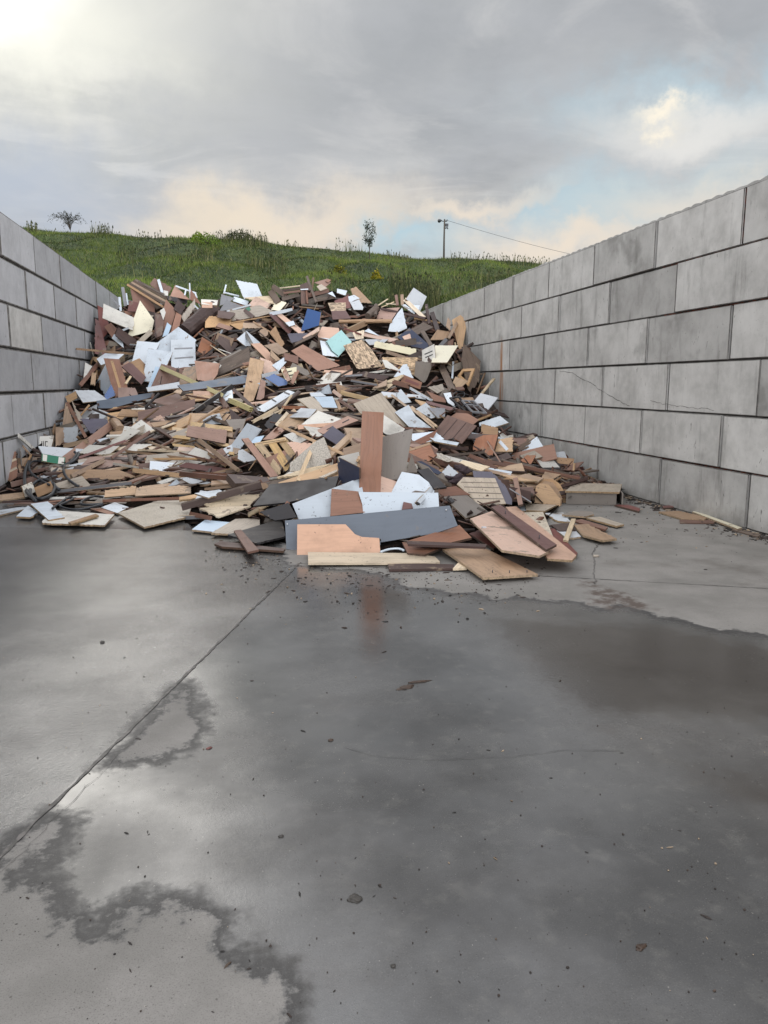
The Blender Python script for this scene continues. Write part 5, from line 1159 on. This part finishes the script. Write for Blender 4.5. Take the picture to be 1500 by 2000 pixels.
# ------------------------------------------------------------------ hoses, rag, pipe
RUB, t = new_mat('black_rubber'); tc = t.n('ShaderNodeTexCoord', 3); t.out(Base__Color=t.mix(t.noise(tc, 8, 4), lin('1E2024'), lin('34373C')), Roughness=.42)
def curve_pts(P, n=10):
    P = [np.array(p, float) for p in P]; out = []
    for i in range(len(P)-1):
        p0, p1, p2, p3 = P[max(i-1, 0)], P[i], P[i+1], P[min(i+2, len(P)-1)]
        for k in range(n): u = k/n; out.append(.5*((2*p1)+(-p0+p2)*u+(2*p0-5*p1+4*p2-p3)*u*u+(-p0+3*p1-3*p2+p3)*u**3))
    return out+[P[-1]]
def hose(pts, wpx, label, crop='c1', name='hose', cat='hose', mat=None, lift=.13):
    ox, oy, s = CROPS[crop]; W3 = []
    for i, (x, y) in enumerate(curve_pts(pts)):
        q = np.array([x, y])/s+[ox, oy]; a = surf(*q); zi = zbuf[min(ZH-1, max(0, int(q[1]/2))), min(ZW-1, max(0, int(q[0]/2)))]; dA = (a-EYE)@FW; dd = min(dA, zi if np.isfinite(zi) and zi > dA-1.2 else dA)-lift; W3.append(EYE+(a-EYE)*(dd/dA))
    for _ in range(6): W3 = [W3[0]]+[(W3[i-1]+2*W3[i]+W3[i+1])/4 for i in range(1, len(W3)-1)]+[W3[-1]]
    r = 1.15*wpx/s/2*((W3[0]-EYE)@FW)/FPX; W3 = [np.array([p[0], p[1], max(p[2], r)]) for p in W3]
    o = link(name, tube_mesh(name, W3, r, 8), [mat or RUB]); tag(o, label, cat); HERO.append(o); return o
hose([(245,1385),(205,1440),(182,1520),(185,1610),(220,1685),(300,1704),(375,1675),(402,1625),(385,1582),(330,1562),(270,1575),(228,1618),(222,1668),(262,1722)], 18, 'black hose in a big loop by the smooth wall')
hose([(575,1365),(570,1395),(530,1435),(455,1465),(385,1510),(368,1560),(385,1600),(432,1635)], 17, 'black hose curving down from the long pink brown plank')
hose([(545,1360),(560,1380),(520,1430),(475,1460),(468,1510),(505,1565),(572,1612)], 16, 'black hose with a wavy free end on the tan planks')
hose([(330,1440),(260,1425),(215,1450),(225,1510),(290,1560),(360,1600)], 14, 'black hose strand crossing behind the big loop')
hose([(385,1772),(430,1740),(500,1695),(540,1700),(470,1735),(436,1755),(520,1782),(640,1772),(752,1742)], 16, 'black hose lying flat behind the white narrow board')
hose([(752,1690),(690,1685),(625,1705),(590,1738),(640,1748),(755,1738)], 16, 'black hose loop lying before the two oak boards')
hose([(1070,215),(1010,205),(1020,180),(1080,190),(1130,160),(1200,170)], 7, 'black cable tangled in the wall side hollow', 'c6', 'cable', 'cable', lift=.15)
hose([(1010,90),(1040,60),(1100,70),(1090,110),(1030,110),(1060,80),(1130,90)], 7, 'black cable loops near the black metal frame', 'c6', 'cable', 'cable', lift=.15)
hose([(1182,534),(1230,519),(1290,516),(1316,526)], 13, 'thin white pipe bend under the orange boards', 'c8', 'pipe', 'pipe', MAT['white'], .02)
RAG, t = new_mat('dark_cloth'); tc = t.n('ShaderNodeTexCoord', 3); t.out(Base__Color=t.mix(t.noise(tc, 9, 4), lin('2E2428'), lin('4E4044')), Roughness=.95)
def lump(name, c, sx, sy, sz, seed, sub=4, amp=.35):
    bm = bmesh.new(); bmesh.ops.create_icosphere(bm, subdivisions=sub, radius=1.0)
    for v in bm.verts:
        p = v.co.copy(); k = 1+amp*mnoise.noise(p*1.3+Vector((seed, 0, 0)))+amp*.7*(abs(mnoise.noise(p*3.1+Vector((0, seed, 0))))-.2)+amp*.25*mnoise.noise(p*8); v.co = Vector((p.x*sx*k, p.y*sy*k, p.z*sz*k))
    me = bpy.data.meshes.new(name); bm.to_mesh(me); bm.free(); smooth(me); return me
ox, oy, s = CROPS['c6']; q = np.array([1040, 800])/s+[ox, oy]; a = surf(*q); zi = zbuf[int(q[1]/2), int(q[0]/2)]; a = EYE+(a-EYE)*((min((a-EYE)@FW, zi)-.05)/((a-EYE)@FW))
o = link('rag', lump('rag', a, .13, .07, .055, 3, amp=.9), [RAG]); o.location = a; tag(o, 'crumpled dark rag lying beside the grooved beige panel', 'rag')
q = np.array([1060, 720])/s+[ox, oy]; a = surf(*q); zi = zbuf[int(q[1]/2), int(q[0]/2)]; a = EYE+(a-EYE)*((min((a-EYE)@FW, zi)-.05)/((a-EYE)@FW))
o = link('rag', lump('rag', a, .1, .06, .05, 8, amp=.9), [RAG]); o.location = a; tag(o, 'small dark rag hanging behind the grey pointed board', 'rag')

# ------------------------------------------------------------------ core of the heap under the boards
from_px = lambda tab, x: float(np.interp(x, [q[0] for q in tab], [q[1] for q in tab]))
cols = np.linspace(-35, 1255, 200); rows = 90; V_ = []
def zmax(px, py):
    x, y = int(px/2), int(py/2); b = zbuf[max(0, y-2):min(ZH, y+3), max(0, x-2):min(ZW, x+3)]; b = b[np.isfinite(b)]; return b.max() if b.size else 0
for j in range(rows+1):
    for px in cols:
        fy, cy = from_px(FOOT, px), from_px(CREST, px)+8; cy = min(cy, fy-3); py = fy+(cy-fy)*j/rows
        p = on_y(px, py, surf_y(px, py))
        if p[2] < .03: p = on_z(px, py, .0)
        dA = (p-EYE)@FW; nn = mnoise.noise(Vector(p)*1.9)*.12; tgt = dA+.22*min(1, j/8)+nn*min(1, j/10); zm = zmax(px, py)
        if zm and zm < dA+1.5: tgt = max(tgt, zm+.1)
        p = EYE+(p-EYE)*(tgt/dA); p[0] = min(max(p[0], -3.5), 5.28); p[2] = max(p[2], -.01 if j else -.05); V_.append(p)
CORE = np.array(V_).reshape(rows+1, len(cols), 3)
for it in range(2): CORE[1:-1, 1:-1] = (CORE[1:-1, 1:-1]*2+CORE[:-2, 1:-1]+CORE[2:, 1:-1]+CORE[1:-1, :-2]+CORE[1:-1, 2:])/6
bk = []
for i in range(1, 7):
    r_ = CORE[-1].copy(); r_[:, 1] += i*.5; r_[:, 2] = np.maximum(r_[:, 2]*(1-i/6)-.01, -.05); bk.append(r_)
FULL = np.concatenate([CORE, np.array(bk)]); nr, ncl = FULL.shape[:2]
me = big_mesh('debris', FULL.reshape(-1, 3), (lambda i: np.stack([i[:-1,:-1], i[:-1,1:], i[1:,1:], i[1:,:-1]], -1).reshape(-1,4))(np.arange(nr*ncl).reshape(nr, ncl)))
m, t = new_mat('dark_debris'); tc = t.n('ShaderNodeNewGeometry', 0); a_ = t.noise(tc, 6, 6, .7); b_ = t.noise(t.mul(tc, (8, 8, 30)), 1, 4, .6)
c_ = t.mix(t.step(a_, .4, .65), lin('0C0907'), lin('231A15')); c_ = t.mix(t.m('MULTIPLY', t.step(b_, .5, .7), .5), c_, lin('3E2E24')); t.out(Base__Color=c_, Roughness=1.0, Specular__IOR__Level=.05, Normal=t.bump(t.m('ADD', a_, b_), 1.0, .08))  # rubble brown taken near black, painting in the shade of deep gaps
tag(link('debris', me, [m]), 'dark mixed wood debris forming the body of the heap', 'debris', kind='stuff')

# ------------------------------------------------------------------ scraps wedged between the traced boards
PALN = ['brown','dkbrown','weath','tan','oak','pinkbrown','white','wenge','greige','peach','orange','offwhite','black','pale','taupe','maroon']
PALW = np.array([17, 18, 15, 8, 5, 6, 5, 8, 5, 2.5, 2.5, 4, 8, 2.5, 6, 3], float); PALW /= PALW.sum()
def box_np(L_, Wd, T_, M, c):
    v = np.array([[x, y, z] for x in (-.5, .5) for y in (-.5, .5) for z in (-.5, .5)])*[L_, Wd, T_]; 
    v[:, 0] += np.array([rng.uniform(-.12, .12)*min(L_, Wd*1.5) for _ in range(4)]).repeat(2)
    return v@M.T+c
BF = np.array([(0,1,3,2),(4,6,7,5),(0,4,5,1),(2,3,7,6),(0,2,6,4),(1,5,7,3)])
scr = []; tries = 0
while len(scr) < 1150 and tries < 12000:
    tries += 1; j = rng.uniform(2, rows-1); i = rng.uniform(2, len(cols)-3); a, b = int(j), int(i); p = CORE[a, b]+(CORE[a+1, b]-CORE[a, b])*(j-a)+(CORE[a, b+1]-CORE[a, b])*(i-b)
    n_ = np.cross(CORE[a, b+1]-CORE[a, b], CORE[a+1, b]-CORE[a, b]); n_ = unit(n_); n_ = n_ if n_[2] > 0 else -n_
    dist = (p-EYE)@FW; cyp = to_px(p)[1]; k = rng.uniform(); flat = p[2] < .9 and rng.uniform() < .6
    layer = cyp > 715 and rng.uniform() < .72
    panel = layer and rng.uniform() < .34
    if panel: L_, Wd, T_ = rng.uniform(.45, 1.1), rng.uniform(.24, .5), rng.uniform(.014, .022)
    elif layer: L_, Wd, T_ = rng.uniform(.6, 1.7), rng.uniform(.04, .17), rng.uniform(.016, .034)
    elif k < .5: L_, Wd, T_ = rng.uniform(.25, 1.25), rng.uniform(.025, .075), rng.uniform(.015, .04)
    elif k < .85: L_, Wd, T_ = rng.uniform(.2, .75), rng.uniform(.07, .28), rng.uniform(.012, .022)
    else: L_, Wd, T_ = rng.uniform(.3, .7), rng.uniform(.25, .5), .016
    flat = flat or layer; n_ = unit(n_*(1.6 if flat else .9)+rng.normal(0, .16 if layer else .28 if flat else .45, 3)+(0 if flat else 1)*np.array([0, -.35, 0])); ax = np.array([rng.normal(0, 1), rng.normal(0, .6), rng.normal(0, .25)]) if not layer else np.array([1, rng.normal(0, .42), rng.normal(0, .06)]); ax = unit(ax-n_*(ax@n_)); M = np.stack([ax, np.cross(n_, ax), n_], 1)
    if panel: n_ = unit(n_+np.array([rng.normal(0, .3), -rng.uniform(.1, .8), .1])); ax = unit(ax-n_*(ax@n_)); M = np.stack([ax, np.cross(n_, ax), n_], 1)
    c = p+n_*rng.uniform(-.05, .05)+unit(EYE-p)*rng.uniform(0, .12); v = box_np(L_, Wd, T_, M, c)
    if v[:, 2].min() < .004 or v[:, 0].min() < -3.53 or v[:, 0].max() > 5.31: continue
    bad = False; vis = 0
    for q in np.concatenate([v, [c], (v[[0, 1]]+v[[4, 5]])/2, (v[[2, 3]]+v[[6, 7]])/2, v*.25+v[::-1]*.75]+[c+M[:, 0]*(L_*f_) + M[:, 2][None]*T_/2 for f_ in (-.45, -.36, -.27, -.18, -.09, .09, .18, .27, .36, .45)]):
        x, y, z = to_px(q); xi, yi = int(x/2), int(y/2)
        if 0 <= xi < ZW and 0 <= yi < ZH:
            h_ = zbuf[yi, xi]
            if np.isfinite(h_):
                if z < h_+.0: bad = True; break
            else: vis += 1
    cx_, cy_, _ = to_px(c)
    if bad or cx_ > 1185 or (530 < cx_ < 960 and cy_ > 985) or (cx_ > 1040 and cy_ > 925) or cy_ < from_px(CREST, min(max(cx_, -35), 1255))-16: continue
    scr.append((v, vis, L_*Wd/dist**2*vis, M, c, (L_, Wd, T_), (['white','greige','offwhite','tan','peach','brown','oak','taupe','pinkbrown','ltgrey'][rng.integers(10)] if panel else ['tan','oak','weath','brown','dkbrown','wenge','taupe','offwhite','pale','pinkbrown'][rng.choice(10, p=[.14,.13,.17,.16,.14,.07,.05,.05,.05,.04])] if layer else PALN[rng.choice(len(PALN), p=PALW)])))
order = sorted(range(len(scr)), key=lambda q: -scr[q][2]); big = set(order[:230])
CN = dict(brown='brown', dkbrown='dark brown', weath='weathered grey brown', tan='tan', oak='light oak', pinkbrown='pink brown', white='white', wenge='purple brown', greige='grey beige', peach='peach', orange='orange brown', offwhite='off white', black='blackish', pale='pale yellow', taupe='taupe', ltgrey='light grey', maroon='maroon')
rest = []
for q in range(len(scr)):
    v, vis, ar, M, c, dim, cn = scr[q]
    if q in big:
        lc = (v-c)@M; me = mesh('scrap', lc, [tuple(f) for f in BF]); bm = bmesh.new(); bm.from_mesh(me); bmesh.ops.recalc_face_normals(bm, faces=bm.faces); bm.to_mesh(me); bm.free()
        o = link('scrap', me, [MAT[cn]]); o.matrix_world = Matrix([[*M[0], c[0]], [*M[1], c[1]], [*M[2], c[2]], [0, 0, 0, 1]])
        nm = 'stick' if dim[1] < .08 else 'piece'
        tag(o, f'small {CN[cn]} scrap {nm} wedged between larger boards of the heap', 'wood scrap', f'small {CN[cn]} {nm} scraps wedged in the heap')
    else: rest.append((v, cn))
k_ = 0
while k_ < 1800:                                                     # splinters and chips lying on the body of the heap
    j, i = rng.uniform(2, rows-.01), rng.uniform(2, len(cols)-3); a, b = int(j), int(i); p = CORE[a, b]+(CORE[a+1, b]-CORE[a, b])*(j-a)+(CORE[a, b+1]-CORE[a, b])*(i-b); k_ += 1
    n_ = unit(np.cross(CORE[a, b+1]-CORE[a, b], CORE[a+1, b]-CORE[a, b])); n_ = unit((n_ if n_[2] > 0 else -n_)+rng.normal(0, .35, 3)); ax = np.array([rng.normal(), rng.normal(0, .6), rng.normal(0, .3)]); ax = unit(ax-n_*(ax@n_)); M = np.stack([ax, np.cross(n_, ax), n_], 1)
    v_ = box_np(rng.uniform(.08, .42), rng.uniform(.012, .07), rng.uniform(.008, .02), M, p+n_*rng.uniform(0, .03))
    if v_[:, 2].min() > .003 and v_[:, 0].min() > -3.53 and v_[:, 0].max() < 5.31: rest.append((v_, ['brown','weath','dkbrown','dkbrown','taupe','wenge','brown','tan'][rng.integers(8)]))
V_ = np.concatenate([r_[0] for r_ in rest]); T_ = np.concatenate([BF+8*i for i in range(len(rest))]); me = big_mesh('wood_scraps', V_, T_)
C = np.array([np.array(lin(PAL[cn][0]))*rng.uniform(.35, .85) for _, cn in rest]); set_col(me, np.repeat(C, 6, 0), 4)  # darkened overall to put gap shade into the scrap colours
bm = bmesh.new(); bm.from_mesh(me); bmesh.ops.recalc_face_normals(bm, faces=bm.faces); bm.to_mesh(me); bm.free()
m, t = new_mat('scrap_wood'); cc = t.n('ShaderNodeAttribute', 0, _attribute_name='Col'); g = t.n('ShaderNodeNewGeometry', 0); a_ = t.noise(g, 7, 5, .65); b_ = t.noise(g, 55, 3, .6)
k_ = t.mix(t.m('MULTIPLY', t.step(a_, .45, .75), .55), cc, (.07, .055, .045)); k_ = t.mix(t.m('MULTIPLY', t.step(b_, .55, .7), .4), k_, (.05, .04, .03)); t.out(Base__Color=k_, Roughness=.6, Normal=t.bump(b_, .15, .004))
tag(link('wood_scraps', me, [m]), 'countless small wood scraps filling the gaps of the heap', 'scraps', kind='stuff')

# ------------------------------------------------------------------ crumbs and bits on the slab
v = []; f = []; 
def chip(x, y, s, h, el=1.0, a=None):
    a = rng.uniform(0, 6.28) if a is None else a; k = rng.integers(4, 7); b0 = len(v); 
    for lv in (0, 1):
        for i in range(k):
            w = 2*math.pi*i/k+rng.uniform(-.3, .3); r = s*(rng.uniform(.6, 1.1))*(1 if lv == 0 else .7); px_, py_ = r*math.cos(w)*el, r*math.sin(w); v.append((x+px_*math.cos(a)-py_*math.sin(a), y+px_*math.sin(a)+py_*math.cos(a), .001+lv*h*rng.uniform(.6, 1.1)))
    f.append(tuple(b0+k+i for i in range(k)))
    for i in range(k): f.append((b0+i, b0+(i+1) % k, b0+k+(i+1) % k, b0+k+i))
for _ in range(650):
    px, py = rng.uniform(-20, 1520), 1010+990*rng.uniform(0, 1)**1.5; p = on_z(px, py)
    if not (-3.4 < p[0] < 5.25): continue
    el = 1+4*(rng.uniform() < .25)*rng.uniform(); s_ = .0015+.0035*rng.uniform()**3; chip(p[0], p[1], s_, s_*.7, el)
for _ in range(1200):                                                 # thicker litter near the foot of the heap and the wall
    px = rng.uniform(400, 1450); fy = from_px(FOOT, min(px, 1255)); py = fy+25+abs(rng.normal(0, 40)); p = on_z(px, py)
    if not (-3.4 < p[0] < 5.25): continue
    s_ = .003+.009*rng.uniform()**3; chip(p[0], p[1], s_, s_*.7, 1+3*rng.uniform()*(rng.uniform() < .5))
for _ in range(700):
    yv = rng.uniform(6.5, 10.2); p = (5.28-abs(rng.normal(0, .12)), yv); s_ = .005+.018*rng.uniform()**3; chip(p[0], p[1], s_, s_*.8, 1+2.5*rng.uniform())
LIT, t = new_mat('ground_litter'); g = t.n('ShaderNodeNewGeometry', 0); ri = t.n('ShaderNodeNewGeometry', 8); t.out(Base__Color=t.mix(t.step(ri, .8, 1.0), t.mix(ri, lin('15110E'), lin('3A2A20')), lin('A08C74')), Roughness=.6)
tag(link('litter', mesh('litter', v, f), [LIT]), 'tiny wood crumbs and grit scattered on the wet slab', 'litter', kind='stuff')
CLOD, t = new_mat('wet_clod'); tc = t.n('ShaderNodeTexCoord', 3); t.out(Base__Color=t.mix(t.noise(tc, 60, 4), lin('1B1917'), lin('4B4640')), Roughness=.5, Normal=t.bump(t.noise(tc, 90, 4), .8, .006))
BRK, t = new_mat('wet_bark_bit'); tc = t.n('ShaderNodeTexCoord', 3); t.out(Base__Color=t.mix(t.noise(tc, 50, 4), lin('231A14'), lin('4E3A2C')), Roughness=.5)
def bit(name, label, px, py, sx, sy, sz, mat, seed, rot=0, amp=.5):
    p = on_z(px, py, sz*.55); o = link(name, lump(name, p, sx, sy, sz, seed, 3, amp), [mat]); o.location = p; o.rotation_euler = (0, 0, rot); tag(o, label, name.replace('_', ' '))
bit('clod', 'round wet dirt clod alone on the near slab', 693, 1755, .02, .017, .005, CLOD, 2)
bit('bark_piece', 'torn bark piece lying in the puddle before the heap', 792, 1342, .045, .022, .005, BRK, 5, .3, .6)
bit('bark_strip', 'thin bark strip beside the torn bark piece', 818, 1331, .06, .008, .005, BRK, 6, .1, .5)
bit('bark_piece', 'small flat bark chip on the dark near slab', 1251, 1849, .018, .009, .004, BRK, 9, .4, .7)
bit('pebble', 'dark pebble on the shining left slab', 200, 1254, .013, .02, .007, CLOD, 11, .4, .3)
bit('pebble', 'dark speckled pebble above the near clod', 549, 1633, .01, .006, .004, CLOD, 12, .2, .5)
bit('pebble', 'brown pebble on the open middle slab', 646, 1445, .011, .008, .005, BRK, 13, 0, .4)
bit('pebble', 'small black pebble beside the dry corner patch', 768, 1886, .007, .006, .004, CLOD, 14, 0, .4)
bit('leaf_scrap', 'small red leaf scrap beside the dark patch', 408, 1461, .012, .008, .004, MAT['red'], 15, .5, .5)
bit('clod', 'pale gravel crumb by the crack in the dry slab', 1164, 1086, .03, .025, .012, MAT['greige'], 16, .5, .5)
